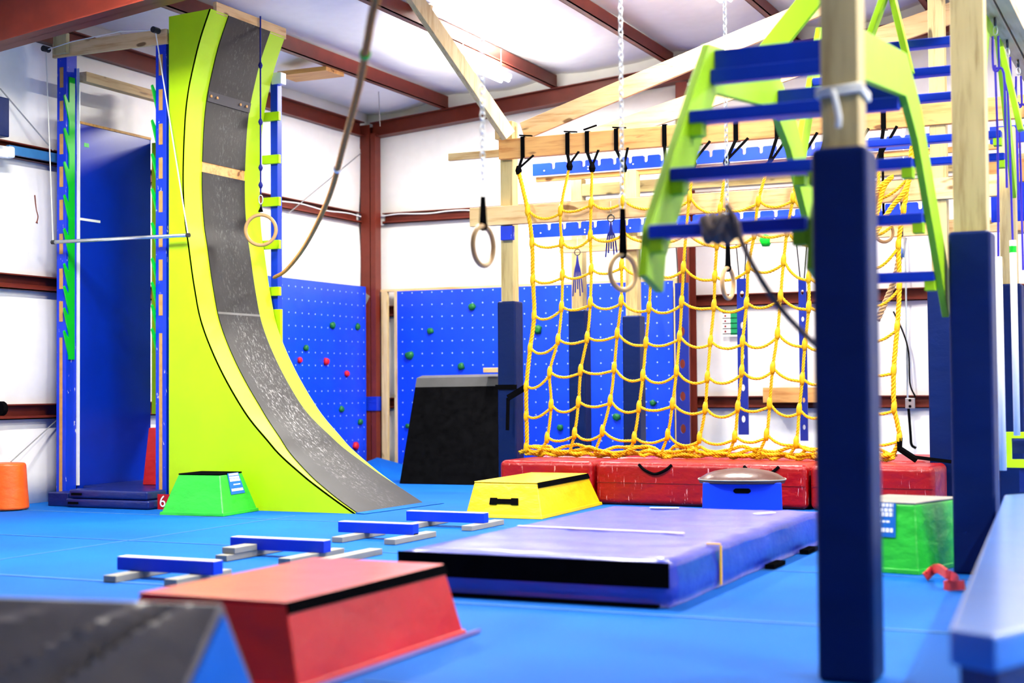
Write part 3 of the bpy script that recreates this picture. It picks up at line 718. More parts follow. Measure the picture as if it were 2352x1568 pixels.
# notched boards
def notched(x0, x1, y, z0, z1, label, pitch=.19):
    T = thing('notched_board', label, 'climbing board', ((x0+x1)/2, y, z0), 'blue notched boards')
    pts = [(x0, z0), (x1, z0), (x1, z1)]; x = x1-.13; w = .022; d = .055
    while x > x0+.08:
        pts += [(x+w+.012, z1), (x+w, z1-.012)]
        pts += [(x+w*math.cos(a), z1-d+w*(-math.sin(a))) for a in [math.pi*k/6 for k in range(7)]]
        pts += [(x-w, z1-.012), (x-w-.012, z1)]
        x -= pitch
    pts.append((x0, z1))
    MB().prism(pts, 1, y-.02, y+.02).build('board', m_blue, T)
    xx = x0+.15; k = 0
    while xx < x1:
        for dz in (.03, .06) if k % 2 else (.05,):
            MB().tube([(xx, y-.021, z0+dz), (xx, y-.026, z0+dz)], .008, 6).build('screw', m_white, T)
        xx += .55; k += 1
    return T
notched(3.48, 8.05, -2.05, 3.57, 3.71, 'upper blue notched board behind the yellow net')
notched(3.49, 8.05, -2.19, 2.83, 2.985, 'lower blue notched board behind the yellow net')
tag(MB().box(8.75, 11.0, -3.3, -3.24, 3.36, 3.52).build('blue_board', m_blue, bevel=.004), 'upper blue board at the right edge behind the purple cords', 'climbing board')
T = thing('blue_board', 'wide blue board at the right edge behind the purple cords', 'climbing board', (9.5, -3.4, 2.6))
MB().box(8.75, 11.0, -3.3, -3.26, 2.62, 2.98).build('board', m_blue, T, bevel=.004)
for x in (8.85, 9.1, 9.4): MB().tube([(x, -3.301, 2.9), (x, -3.31, 2.9)], .02, 8).build('bolt', m_plyedge, T)
# diagonal braces
def px_beam(a, b, w, h, mat, label, upv=(0, 0, 1)):
    return tag(MB().bar(a, b, w, h, upv).build('timber_brace', mat, bevel=.005), label, 'timber', 'slanting timbers under the roof')
a = at(1205, 300, 1, -3.88); d = at(1875, 18, 1, -3.88)
px_beam(a+(a-d).normalized()*.02, d+(d-a).normalized()*1.0, .04, .19, m_pine, 'pine brace rising right from the left net post')
a = at(1360, 318, 1, -2.3); d = at(2180, 32, 1, -2.3)
px_beam(a, d+(d-a).normalized()*.6, .04, .22, m_pine, 'second pine brace rising right above the net, further back')
a = at(1198, 300, 0, 4.0); a = Vector((4.12, -4.1, 3.68)); d = at(955, 0, 1, -5.0)
px_beam(a, d+(d-a).normalized()*.16, .09, .14, m_pinez, 'pine brace rising left from the left net post to the roof')
mb = MB(); mb.bar(at(868, 2, 1, -4.0), at(990, 22, 1, -4.0), .05, .09)
tag(mb.build('timber_block', m_pine), 'short pine timber under the roof at the top edge', 'timber')
pq = at(686, 172, 2, 4.82)
tag(MB().box(pq.x-.2, 1.37, pq.y-.15, pq.y+.25, 4.80, 4.852).build('plywood_offcut', m_pineo), 'pine offcut fixed under the purlin behind the ramp', 'timber')
tag(MB().bar(at(912, 62, 1, -2.2), at(925, 72, 1, -2.2), .03, .09).build('foil_tag', m_zinc), 'small silver bracket under the ceiling', 'bracket')
# upright timber behind right steps, far frame pieces
beam(8.05, 8.2, -2.3, -2.15, 2.3, 4.6, m_pt, 'treated post behind the lime steps at the right', name='timber_post')
# beam overhead at right, with eye bolts
T = thing('overhead_beam', 'dark undersided timber beam overhead at the top right with eye bolts', 'timber', (9.30, -7, 3.6))
MB().box(9.21, 9.30, -8.6, -3.99, 3.62, 3.84).build('plank', m_piney, T, bevel=.004)
MB().box(9.315, 9.405, -8.6, -3.99, 3.62, 3.84).build('plank', m_piney, T, bevel=.004)
eyes = []
for (px, py) in ((2285, 22), (2313, 68), (2338, 108)):
    p = at(px, py, 0, 9.26); p.z = 3.59; eyes.append(p)
    MB().torus(p, .025, .008, (0, 1, 0), (0, 0, 1), 16, 6).build('eye_bolt', m_darkmetal, T, smooth=True)

# ------------------------------------------------------------------ red mats under the net
def redmat(x0, x1, y0, y1, z1, label, handles=()):
    T = thing('red_mat', label, 'mat', ((x0+x1)/2, (y0+y1)/2, 0), 'red crash mats under the net')
    nx_, ny_, nz_ = 14, 6, 5; mb = MB(); rnd = random.Random(int(x0*100))
    mb.box(x0+.005, x1-.005, y0, y1, .003, z1)
    MBo = mb.build('mat_body', m_redmat, T, bevel=.055, seg=5)
    MB().bar((x0+.02, y0-.002, z1*.52), (x1-.02, y0-.002, z1*.52), .004, .006).build('piping', paint('dark_red_piping', srgb(120, 8, 12), .4), T)
    for hx in handles:
        pts = crom([(hx-.16, y0+.0, z1-.02), (hx-.1, y0-.012, z1-.07), (hx, y0-.014, z1-.105), (hx+.1, y0-.012, z1-.07), (hx+.16, y0+.0, z1-.02)], 5)
        mb = MB()
        for p, q in zip(pts, pts[1:]): mb.bar(p, q, .008, .034, (0, -.0, 1))
        MB().tube(pts, .014, 6).build('handle', m_blackv, T, smooth=True)
    return T
redmat(4.33, 5.315, -4.84, -4.06, .40, 'worn red mat at the left end under the net')
redmat(5.33, 7.345, -4.84, -4.06, .40, 'long worn red mat with black handles behind the blue vault box', (5.93, 6.93))
redmat(7.36, 8.44, -4.84, -4.12, .40, 'worn red mat at the right end under the net')
redmat(4.2, 8.2, -3.72, -2.3, .39, 'red mat lying behind the foot of the net')

# ------------------------------------------------------------------ cargo net
YNt = -4.12
cols = [
 [(1191,392),(1212,482),(1222,556),(1224,641),(1227,724),(1218,799),(1209,886),(1209,954),(1209,1026)],
 [(1308,382),(1288,482),(1290,556),(1292,631),(1290,704),(1282,779),(1263,854),(1266,929),(1257,1004)],
 [(1360,386),(1358,465),(1356,540),(1358,618),(1356,694),(1349,774),(1334,849),(1329,922),(1320,994)],
 [(1433,386),(1431,459),(1431,532),(1428,608),(1427,690),(1418,765),(1411,844),(1402,919),(1384,988)],
 [(1530,384),(1520,468),(1508,545),(1497,618),(1491,705),(1484,786),(1477,861),(1468,933),(1457,1004)],
 [(1592,377),(1584,452),(1576,530),(1570,613),(1566,692),(1561,772),(1554,851),(1545,926),(1534,997)],
 [(1668,374),(1655,478),(1647,560),(1642,634),(1640,701),(1632,783),(1625,865),(1620,936),(1607,1004)],
 [(1764,385),(1742,460),(1733,535),(1719,613),(1715,695),(1706,783),(1704,851),(1695,933),(1688,1001)],
 [(1832,382),(1822,452),(1808,530),(1800,598),(1793,679),(1786,765),(1775,844),(1768,926),(1761,997)],
 [(1880,378),(1872,470),(1864,560),(1858,636),(1858,704),(1849,790),(1843,869),(1836,940),(1829,1015)],
 [(1950,372),(1944,460),(1936,540),(1930,620),(1926,700),(1920,785),(1914,860),(1906,935),(1900,1010)],
 [(2020,366),(2015,455),(2008,540),(2000,615),(1996,700),(1990,780),(1984,850),(1978,930),(1972,1005)],
 [(2098,300),(2088,400),(2076,480),(2064,560),(2066,655),(2061,750),(2053,850),(2054,935),(2066,1005)],
]
N = thing('cargo_net', 'yellow rope climbing net hanging from the orange pine beam', 'climbing net', (6.2, YNt, .42))
K = []
for ci, c in enumerate(cols):
    row = []
    for k, (x, y) in enumerate(c):
        p = at(x, y, 1, YNt-.02*math.sin(k*1.3+ci)-.03*(k > 5)); row.append(p)
    K.append(row)
mb = MB()
for ci, row in enumerate(K):
    pts = list(row)
    foot = row[-1]+Vector((-.10+.05*random.random(), .02, 0)); foot.z = .44
    pts.append(foot)
    cr = crom(pts, 6)
    edge = ci in (0, 12)
    mb.twist(cr, .024 if edge else .017, .11 if edge else .09, 3, 5, .016)
for ci in range(len(K)-1):
    for k in range(1, 9):
        a = K[ci][k]; b = K[ci+1][k]
        if abs(a.z-b.z) > .4: continue
        s = .05+.05*random.random()
        # alternate lift, so the squares hang like the photographed mesh
        pts = [a+Vector((0, 0, 0)), a+(b-a)*.25+Vector((0, -.01, -s*.75)), a+(b-a)*.55+Vector((0, -.015, -s)), a+(b-a)*.82+Vector((0, -.01, -s*.75)), b+Vector((0, 0, -.03))]
        mb.twist(crom(pts, 4), .0155, .085, 3, 5, .016)
for ci, row in enumerate(K):
    for k in range(1, 9):
        p = row[k]; mb.tube([p+Vector((.004, 0, .055)), p+Vector((0, -.004, .02)), p+Vector((-.003, -.004, -.025)), p+Vector((-.005, 0, -.06))], [.018, .027, .027, .017], 7)
mb.build('rope_mesh', m_yrope, N, smooth=True)
# bunched hem lying on the mats
mb = MB(); rnd = random.Random(3); x0, x1 = K[0][-1].x-.02, K[-1][-1].x-.05
for q in range(5):
    pts = []; n = 46
    for i in range(n+1):
        x = x0+(x1-x0)*i/n
        pts.append((x, YNt+.02+.06*rnd.uniform(-1, 1), .425+.016*q+.018*rnd.uniform(-1, 1)+(.03*math.sin(i*.9+q*2) if q > 2 else 0)))
    mb.twist(crom(pts, 3), .019, .09, 3, 5, .018)
mb.build('bunched_hem', m_yrope, N, smooth=True, label='yellow ropes bunched along the bottom of the net')
# webbing straps
for i, (xt_, ci) in enumerate(((1200, 0), (1303, 1), (1348, 2), (1415, 3), (1526, 4), (1603, 5), (1690, 6), (1785, 7), (1848, 8), (1900, 9), (1965, 10), (2030, 11))):
    P = at(xt_, 330, 1, -4.06); x = P.x; kz = K[ci][0]
    mb = MB(); w = .022
    mb.box(x-w, x+w, -4.062, -4.055, 3.45, 3.668); mb.box(x-w, x+w, -4.062, -3.965, 3.662, 3.669); mb.box(x-w, x+w, -3.972, -3.965, 3.45, 3.668)
    mb.bar((x, -4.06, 3.46), (kz.x, kz.y, kz.z+.02), .006, .032, (1, 0, 0))
    mb.bar((x+.12, -4.05, 3.47), (kz.x, kz.y, kz.z+.02), .006, .026, (1, 0, 0))
    mb.tube([kz+Vector((0, 0, .05)), kz, kz+Vector((0, 0, -.04))], [.02, .036, .024], 7)
    if i in (0, 1, 2, 3): mb.bar((x-.05, -4.02, 3.69), (x+.09, -4.02, 3.675+.05*(i == 2)), .03, .012)
    mb.build('strap', m_blackv, N)
# strap tying the net to the left post
mb = MB(); p = at(1212, 886, 1, YNt); mb.bar(p, p+Vector((-.22, .0, -.12)), .02, .06); mb.bar(p+Vector((-.22, 0, -.12)), p+Vector((-.24, .02, -.45)), .012, .035, (1, 0, 0))
mb.box(3.91, 4.15, -4.02, -4.008, 1.08, 1.13)
mb.build('tie_strap', m_blackv, N, label='black strap tying the net to the padded post')
p = K[-1][-1]; mb = MB(); mb.tube([p, p+Vector((0, 0, -.1)), p+Vector((.15, 0, -.2))], .03, 6); mb.bar(p+Vector((.1, 0, -.17)), p+Vector((.45, 0, -.21)), .03, .03)
mb.build('tie_strap', m_blackv, N)
# loose yellow rope near the right end
tag(MB().twist(crom([at(1940, 470, 1, -4.2), at(2000, 455, 1, -4.2), at(2020, 430, 1, -4.2), at(2050, 405, 1, -4.2), at(2030, 430, 1, -4.2), at(2012, 500, 1, -4.2)], 6), .024, .1).build('loose_rope', m_yrope, smooth=True), 'loose end of yellow rope looped over the pale beam at the right', 'rope')
tag(MB().twist(crom([at(2095, 265, 1, -4.08), at(2100, 350, 1, -4.12), at(2082, 430, 1, -4.3), at(2045, 480, 1, -4.3), at(2005, 545, 1, -4.3)], 6), .024, .1).build('loose_rope', m_yrope, smooth=True), 'yellow rope running down behind the right lime step rail', 'rope')

T = thing('hanging_ring', 'wooden ring hanging behind the right end of the net', 'gym ring', at(2030, 560, 1, -3.96), 'wooden rings')
p = at(2030, 532, 1, -3.96); ring(p, .095, .016, YAW+.3, T)
MB().tube([p+Vector((0, 0, .1)), Vector((p.x, p.y, 3.5))], .012, 6).build('strap', m_blackv, T)
T = thing('hanging_rope', 'tan rope with a silver clamp hanging behind the right end of the net', 'rope', at(2015, 740, 1, -3.955), None)
c_ = [at(2072, 545, 1, -3.955), at(2066, 590, 1, -3.955), at(2052, 650, 1, -3.955), at(2015, 735, 1, -3.955)]
MB().twist(crom(c_, 6), .03, .12).build('rope', paint('tan_rope', srgb(200, 165, 120), .8, .15, 30), T, smooth=True)
MB().tube([c_[0]+Vector((0, 0, .0)), c_[1]], .045, 10).build('clamp', m_zinc, T, smooth=True)
MB().tube([c_[0], Vector((c_[0].x, c_[0].y, 2.96))], .012, 6).build('hanger', m_darkmetal, T)
# holed blue boards and small hanging grips behind the net
def holed(px0, px1, y0px, y1px, Y, n, label, ax='x'):
    T = thing('holed_board', label, 'climbing board', at((px0+px1)/2, y1px, 1, Y), 'blue boards with round holes')
    a = at(px0, y0px, 1, Y); b = at(px1, y1px, 1, Y); z0, z1 = b.z, a.z; x = (a.x+at(px0, y1px, 1, Y).x)/2
    wid = (b.x-a.x)
    # board in a vertical plane turned so that it faces the camera slightly
    pts = []
    mb = MB(); H = z1-z0; step = H/n
    R_ = min(wid*.28, .05); xs0, xs1 = x, x+wid
    for k in range(n):
        zc_ = z0+step*(k+.5); cx = (xs0+xs1)/2; seg = 12
        hx, hz = (xs1-xs0)/2, step/2; seg = 16; o = []; inn = []
        per = [(1, -.5), (1, 0), (1, .5), (1, 1), (.5, 1), (0, 1), (-.5, 1), (-1, 1), (-1, .5), (-1, 0), (-1, -.5), (-1, -1), (-.5, -1), (0, -1), (.5, -1), (1, -1)]
        for (pu, pv) in per:
            an = math.atan2(pv, pu); o.append((cx+pu*hx, zc_+pv*hz)); inn.append((cx+R_*.8*math.cos(an), zc_+R_*1.25*math.sin(an)))
        vs = [(p[0], Y+dy, p[1]) for dy in (0, .03) for p in o+inn]
        fs = []
        for s in range(seg):
            t = (s+1) % seg
            fs += [(s, t, seg+t, seg+s), (2*seg+s, 3*seg+s, 3*seg+t, 2*seg+t), (seg+s, seg+t, 3*seg+t, 3*seg+s), (s, 2*seg+s, 2*seg+t, t)]
        mb.add(vs, fs)
    mb.build('board', m_blue2, T)
    for s in (-1, 1):
        MB().tube([((xs0+xs1)/2+s*wid*.25, Y+.015, z1-.02), ((xs0+xs1)/2+s*.06, Y+.015, 2.66)], .008, 5).build('chain', m_darkmetal, T)
    return T
m_blue2 = paint('deep_blue_board', srgb(10, 40, 150), .4, .08)
holed(1552, 1586, 650, 1022, -2.155, 5, 'holed blue board hanging behind the middle of the net')
holed(1694, 1721, 640, 998, -2.155, 5, 'holed blue board hanging behind the net over the green chart')
holed(1836, 1858, 640, 1012, -2.155, 6, 'holed blue board hanging behind the net beside the near post')
def tassel(px, y0, y1, Y, label):
    a = at(px, y0, 1, Y); b = at(px, y1, 1, Y)
    T = thing('cord_tassel', label, 'cord', a, 'bunches of blue cord behind the net')
    MB().torus(a+Vector((0, 0, -.03)), .035, .006, (1, 0, 0), (0, 0, 1), 18, 6).build('ring', m_darkmetal, T)
    MB().tube([a+Vector((0, 0, .03)), a+Vector((0, 0, .14))], .006, 6).build('hook', m_zinc, T)
    for k in range(5):
        dx = (k-2)*.03; MB().tube(crom([a+Vector((0, 0, -.07)), a+Vector((dx*.2, 0, -.16)), Vector((a.x+dx*.6, a.y, (a.z+b.z)/2)), Vector((a.x+dx, a.y, b.z+.04*(k % 3)))], 4), .008, 5).build('cord', m_navycord, T)
tassel(1326, 573, 680, -2.215, 'bunch of blue cords hanging in front of the left rear post')
tassel(1403, 494, 590, -4.06, 'bunch of blue cords hanging under the pale beam')
T = thing('hanging_hold', 'green hold hanging under the rear beam', 'climbing hold', at(1759, 552, 1, -2.15), None)
p = at(1759, 552, 1, -2.15); hold(T, p+Vector((0, 0, 0)), (0, -1, 0), .07, m_green, 5, None)
MB().tube([p, Vector((p.x, p.y, 2.66))], .006, 6).build('hook', m_darkmetal, T)
# chart and shelf on the back wall
T = thing('wall_chart', 'white chart with a green column and black lines on the back wall', 'sign', at(1677, 775, 1, -.15))
a = at(1660, 716, 1, -.15); b = at(1702, 772, 1, -.15)
MB().box(a.x, b.x, -.155, -.15, b.z, a.z).build('sheet', m_white, T)
MB().box(a.x+.10, b.x-.03, -.158, -.155, b.z+.02, a.z-.01).build('green_column', paint('chart_green', srgb(0, 150, 90), .5), T)
for k in range(5):
    z = b.z+.035+k*(a.z-b.z-.05)/4
    MB().box(a.x+.0, b.x-.0, -.160, -.158, z-.004, z+.004).build('line', m_blackv, T)
    MB().box(a.x+.02, a.x+.045, -.157, -.155, z+.015, z+.04).build('mark', paint('chart_red', srgb(150, 50, 60), .5), T)
a = at(1752, 890, 1, -.35); b = at(1880, 924, 1, -.35)
tag(MB().box(a.x, b.x+.3, -.35, -.15, b.z, a.z).build('plywood_shelf', m_pineo, bevel=.003), 'pine box resting on the lowest back wall rail', 'timber')
# outlet and conduit
T = thing('power_outlet', 'grey power outlet on the lowest back wall rail with a conduit', 'outlet', at(2092, 925, 1, -.16))
a = at(2080, 914, 1, -.16); b = at(2102, 938, 1, -.16)
MB().box(a.x, b.x, -.19, -.14, b.z, a.z).build('box', m_zinc, T, bevel=.004)
for dz in (.035, -.035):
    c = (a+b)/2; MB().tube([(c.x, -.19, c.z+dz), (c.x, -.193, c.z+dz)], .018, 10).build('socket', m_blackv, T)
c = (a+b)/2
MB().tube([(c.x-.03, -.16, a.z), (c.x-.03, -.16, 4.2)], .012, 8).build('conduit', m_zinc, T)
MB().tube(crom([(c.x-.02, -.17, b.z), (c.x, -.18, b.z-.3), (c.x+.01, -.18, b.z-.42), (c.x+.06, -.18, b.z-.46)], 5), .016, 8).build('cable', m_blackv, T)
MB().tube(crom([at(2052, 715, 1, -.2), at(2075, 765, 1, -.2), at(2087, 810, 1, -.2), at(2090, 880, 1, -.2), at(2103, 912, 1, -.2)], 5), .010, 8).build('cable', m_blackv, T)

# ------------------------------------------------------------------ lime stepped climbing frame
m_rung = paint('rung_blue', srgb(0, 52, 185), .38, .08, 5)
def steps(name, xl, xr, pts, wd, rungs, boards, label, th=.04):
    T = thing(name, label, 'climbing frame', ((xl+xr)/2, (pts[0][0]+pts[-1][0])/2, pts[0][1]), None)
    n = len(pts)
    def offs(sgn):
        out = []
        for i, (y, z) in enumerate(pts):
            a = pts[max(0, i-1)]; b = pts[min(n-1, i+1)]
            d1 = Vector((pts[i][0]-a[0], pts[i][1]-a[1])) if i > 0 else Vector((b[0]-y, b[1]-z))
            d2 = Vector((b[0]-y, b[1]-z)) if i < n-1 else d1
            d1.normalize(); d2.normalize(); nn = Vector((-d1.y-d2.y, d1.x+d2.x)); nn.normalize()
            k = 1/max(.5, nn.dot(Vector((-d1.y, d1.x)))); out.append((y+nn.x*sgn*wd/2*k, z+nn.y*sgn*wd/2*k))
        return out
    outer, inner = offs(1), offs(-1)
    for x in (xl, xr):
        for i in range(n-1):
            pass
        vs = [(x+sx, p[0], p[1]) for sx in (-th/2, th/2) for p in outer+inner]
        fs = []
        for i in range(n-1):
            fs += [(i, i+1, n+i+1, n+i), (2*n+i, 3*n+i, 3*n+i+1, 2*n+i+1), (i, 2*n+i, 2*n+i+1, i+1), (n+i, n+i+1, 3*n+i+1, 3*n+i)]
        fs += [(0, n, 3*n, 2*n), (n-1, 3*n-1, 4*n-1, 2*n-1)]
        MB().add(vs, fs).build('side_rail', m_limedk, T, bevel=.004)
    for (y, z) in rungs:
        MB().box(xl+th/2, xr-th/2, y-.05, y+.05, z-.028, z+.028).build('rung', m_rung, T, bevel=.008)
        for x, s in ((xl+th/2, 1), (xr-th/2, -1)):
            MB().box(min(x, x+s*.06), max(x, x+s*.06), y-.04, y+.04, z-.085, z-.022).build('cleat', m_limedk, T, bevel=.004)
    for (y, z) in boards:
        MB().box(xl+th/2+.0, xr-th/2, y-.02, y+.02, z, z+.15).build('top_board', m_rung, T, bevel=.006)
        MB().box(xl+th/2-.0, xr-th/2, y-.09, y-.02, z-.02, z+.045).build('rung', m_rung, T, bevel=.006)
    return T
steps('stepped_climber', 8.43, 9.12, [(-12.03, 1.50), (-12.03, 1.66), (-11.12, 2.62), (-9.75, 2.62), (-9.0, 2.05), (-8.62, 1.60)] if False else
      [(-11.98, 1.52), (-11.93, 1.70), (-11.13, 2.58), (-10.0, 2.70), (-9.62, 2.50), (-8.62, 1.58)], .225,
      [(-12.02, 1.73), (-11.74, 2.0), (-11.47, 2.29), (-9.6, 2.30), (-9.29, 2.03), (-8.91, 1.73)],
      [(-11.10, 2.52), (-9.95, 2.54)], 'lime green stepped frame with blue rungs hung between the two right posts')
# higher second frame behind
steps('stepped_climber', 8.05, 9.2, [(-7.95, 2.50), (-7.2, 3.6), (-6.5, 3.7), (-5.6, 2.6)], .16,
      [(-7.75, 3.36), (-7.5, 3.22), (-7.2, 3.10), (-6.2, 2.97), (-6.0, 2.83)], [], 'second lime stepped frame higher up behind the thick right post')
a = at(1748, 142, 1, -8.3); b = at(1868, -8, 1, -8.3)
tag(MB().bar(a, b+(b-a).normalized()*.25, .04, .15).build('lime_brace', m_limedk, bevel=.004), 'lime plank rising right above the blue top step', 'timber')
a = at(2092, 168, 1, -7.9); b = at(2046, -20, 1, -7.9); c = at(1975, 150, 1, -7.9)
mb = MB(); mb.bar(a, b, .04, .1, (0, 1, 0)); mb.bar(c, b+Vector((-.02, -.04, 0)), .04, .1, (0, 1, 0))
tag(mb.build('lime_brace', m_limedk, bevel=.004), 'pale lit lime planks meeting in a peak right of the nearest post top', 'timber')
a = at(2300, 110, 1, -6.9); b = at(2345, 300, 1, -6.9)
tag(MB().bar(a, b, .04, .09, (0, 1, 0)).build('lime_brace', m_limedk, bevel=.004), 'lime plank behind the purple cords at the right edge', 'timber')

# grey rope knotted on the lowest near rung
T = thing('grip_rope', 'dark grey rope knotted on the lowest blue rung of the near steps', 'rope', (8.8, -12.1, 1.7))
kc = at(1660, 520, 1, -12.15)
pts = [at(1668, 470, 1, -12.2), at(1690, 505, 1, -12.22), at(1700, 545, 1, -12.2), at(1735, 620, 1, -12.15), at(1790, 705, 1, -12.05), at(1850, 770, 1, -11.9), at(1900, 815, 1, -11.8), at(2000, 850, 1, -11.7)]
pts = pts[:6]+[at(1885, 800, 1, -11.75)]
MB().twist(crom(pts, 6), .014, .06, 3, 6, .01).build('rope', m_grayrope, T, smooth=True)
mb = MB(); rnd = random.Random(5)
for k in range(3):
    c = at(1632+22*k, 525, 1, -12.08); mb.torus(c, .052, .016, (0, 1, 0), (.25, 0, 1), 18, 8)
mb.tube(crom([at(1615, 500, 1, -12.17), at(1640, 540, 1, -12.2), at(1665, 500, 1, -12.21), at(1690, 548, 1, -12.18)], 5), .022, 8)
mb.build('knot', m_grayrope, T, smooth=True)

# ------------------------------------------------------------------ rings on chains
def chain(x, y, z0, z1, parent, lw=.013, ll=.042, r=.0035, mat=None):
    mb = MB(); z = z0; k = 0
    while z < z1:
        u = (math.cos(YAW+.6), math.sin(YAW+.6), 0) if k % 2 else (-math.sin(YAW+.6), math.cos(YAW+.6), 0)
        n = 10; c = Vector((x, y, z+ll/2)); uu = Vector(u)
        mb.tube([c+uu*math.cos(2*math.pi*i/n)*lw+Vector((0, 0, 1))*math.sin(2*math.pi*i/n)*ll*.55 for i in range(n)], r, 5, closed=True)
        z += ll*.82; k += 1
    return mb.build('chain', mat or m_zinc, parent, smooth=True)
def hung_ring(px, y_top, y_bot, dep, ang, y_strap, label, chain_from=None, cm=None, sm=None):
    d = fw + rt2*((px-W_/2)/FPX) - up2*(((y_top+y_bot)/2-H_/2)/FPX); c = CAM_LOC+d*dep
    zz = lambda py: at(px, py, 1, c.y).z
    r_ = .0155; R_ = (zz(y_top)-zz(y_bot))/2-r_
    T = thing('hanging_ring', label, 'gym ring', (c.x, c.y, zz(y_bot)), 'wooden rings')
    ring((c.x, c.y, (zz(y_top)+zz(y_bot))/2), R_, r_, YAW+ang, T)
    zt_, zs = zz(y_top), zz(y_strap)
    w = .016
    mb = MB(); u = Vector((math.cos(YAW+ang*.6), math.sin(YAW+ang*.6), 0)); p = Vector((c.x, c.y, 0))
    mb.add([p+u*w*1.6+Vector((0, 0, zt_-.01)), p-u*w*1.6+Vector((0, 0, zt_-.01)), p-u*w+Vector((0, 0, zs)), p+u*w+Vector((0, 0, zs))]+[p+u*w*1.6+Vector((.01, -.02, zt_-.01)), p-u*w*1.6+Vector((.01, -.02, zt_-.01)), p-u*w+Vector((.01, -.02, zs)), p+u*w+Vector((.01, -.02, zs))], [(0,1,2,3),(7,6,5,4),(0,4,5,1),(1,5,6,2),(2,6,7,3),(3,7,4,0)])
    mb.torus((c.x, c.y, zt_-r_), .022, .006, (0, 0, 1), (-math.sin(YAW+ang), math.cos(YAW+ang), 0), 16, 6)
    st_ = mb.build('strap', sm or m_blackv, T)
    MB().torus((c.x, c.y, zs+.045), .018, .004, (math.cos(YAW), math.sin(YAW), 0), (0, 0, 1), 16, 6, sy=2.8).build('carabiner', m_zinc, st_, smooth=True)
    chain(c.x, c.y, zs+.09, zc(c.x)-.12, T, mat=cm)
hung_ring(1110, 512, 617, 7.6, 1.05, 452, 'wooden ring on a chain in front of the back corner wall')
hung_ring(1431, 578, 672, 8.6, .70, 480, 'wooden ring on a chain in front of the left part of the net')
hung_ring(1672, 610, 690, 10.2, 1.05, 545, 'wooden ring on a chain in front of the net below the blue steps', cm=m_zinc)

# ------------------------------------------------------------------ climbing rope
dpt = [((905, -160), 4.9), ((858, 20), 5.6), ((843, 100), 6.1), ((823, 205), 6.9), ((790, 330), 8.1), ((760, 440), 9.3), ((725, 520), 10.6), ((690, 580), 12.0), ((655, 622), 13.6), ((630, 637), 14.5)]
pts = []
for (x, y), dep in dpt:
    d = fw + rt2*((x-W_/2)/FPX) - up2*((y-H_/2)/FPX); pts.append(CAM_LOC+d*dep)
T = thing('climbing_rope', 'thick brown climbing rope drooping from the roof to behind the curved ramp', 'rope', pts[-1])
P = crom(pts, 8)
MB().twist(P, .0185, .10, 3, 7, .014).build('rope', m_manila, T, smooth=True)
def ropeband(py, mat, nm):
    p = min(P, key=lambda q: abs((H_/2-FPX*((q-CAM_LOC).dot(up2)/(q-CAM_LOC).dot(fw)))-py)); i = P.index(p); d = (P[i+1]-P[i-1]).normalized()
    MB().tube([p-d*.015, p+d*.015], .025, 10).build(nm, mat, T)
ropeband(125, m_green, 'green_tape'); ropeband(385, m_white, 'white_tape')

# ------------------------------------------------------------------ boxes and mats on the floor
def tbox(name, label, cat, base4, top4, z, mat, topmat=None, bevel=.012, tmh=.012, group=None):
    cx = sum(p[0] for p in base4)/4; cy = sum(p[1] for p in base4)/4
    T = thing(name, label, cat, (cx, cy, 0), group)
    MB().hexa([(x, y, .002) for x, y in base4], [(x, y, z-tmh) for x, y in top4]).build('body', mat, T, bevel=bevel, seg=3)
    MB().hexa([(x, y, z-tmh) for x, y in top4], [(x, y, z) for x, y in top4]).build('top', topmat or mat, T, bevel=min(bevel, tmh*.4))
    # seam flange at the foot
    g = .012
    def grow(k): return [(cx+(x-cx)*(1+k), cy+(y-cy)*(1+k)) for x, y in base4]
    MB().hexa([(x, y, .001) for x, y in grow(.02)], [(x, y, .03) for x, y in grow(.005)]).build('foot_seam', mat, T, bevel=.004)
    return T
def face_strip(p0, p1, q0, q1, t0, t1, s0, s1, off):
    # strip on a quad face: p0->p1 bottom edge, q0->q1 top edge; t along, s up
    p0, p1, q0, q1 = map(Vector, (p0, p1, q0, q1))
    pt = lambda t, s: lerp(lerp(p0, p1, t), lerp(q0, q1, t), s)
    n = (p1-p0).cross(q0-p0).normalized()*off
    a, b, c, d = pt(t0, s0), pt(t1, s0), pt(t1, s1), pt(t0, s1)
    return MB().add([a, b, c, d, a+n, b+n, c+n, d+n], [(3,2,1,0),(4,5,6,7),(0,1,5,4),(1,2,6,5),(2,3,7,6),(3,0,4,7)]), pt, n
# red box (near)
rb = [(6.66, -13.19), (7.50, -13.19), (7.50, -11.86), (6.66, -11.86)]; rtp = [(6.74, -13.15), (7.42, -13.15), (7.42, -11.90), (6.74, -11.90)]
T = tbox('foam_box', 'large red vinyl foam box in the foreground', 'foam box', rb, rtp, .32, m_redbox)
m, pt, n = face_strip((7.50, -13.19, 0), (7.50, -11.86, 0), (7.42, -13.15, .32), (7.42, -11.90, .32), .0, 1.0, .86, .995, .006); m.build('black_trim', m_blackv, T)
MB().box(7.42, 7.60, -12.3, -11.84, .001, .012).build('base_flap', m_greyfoot, T) if False else None
m, pt, n = face_strip((7.50, -13.19, 0), (7.50, -11.86, 0), (7.42, -13.15, .32), (7.42, -11.90, .32), -.02, 1.08, -.005, .04, .03); m.build('base_flap', paint('grey_flap', srgb(120, 110, 170), .4), T, label='grey flap along the floor')
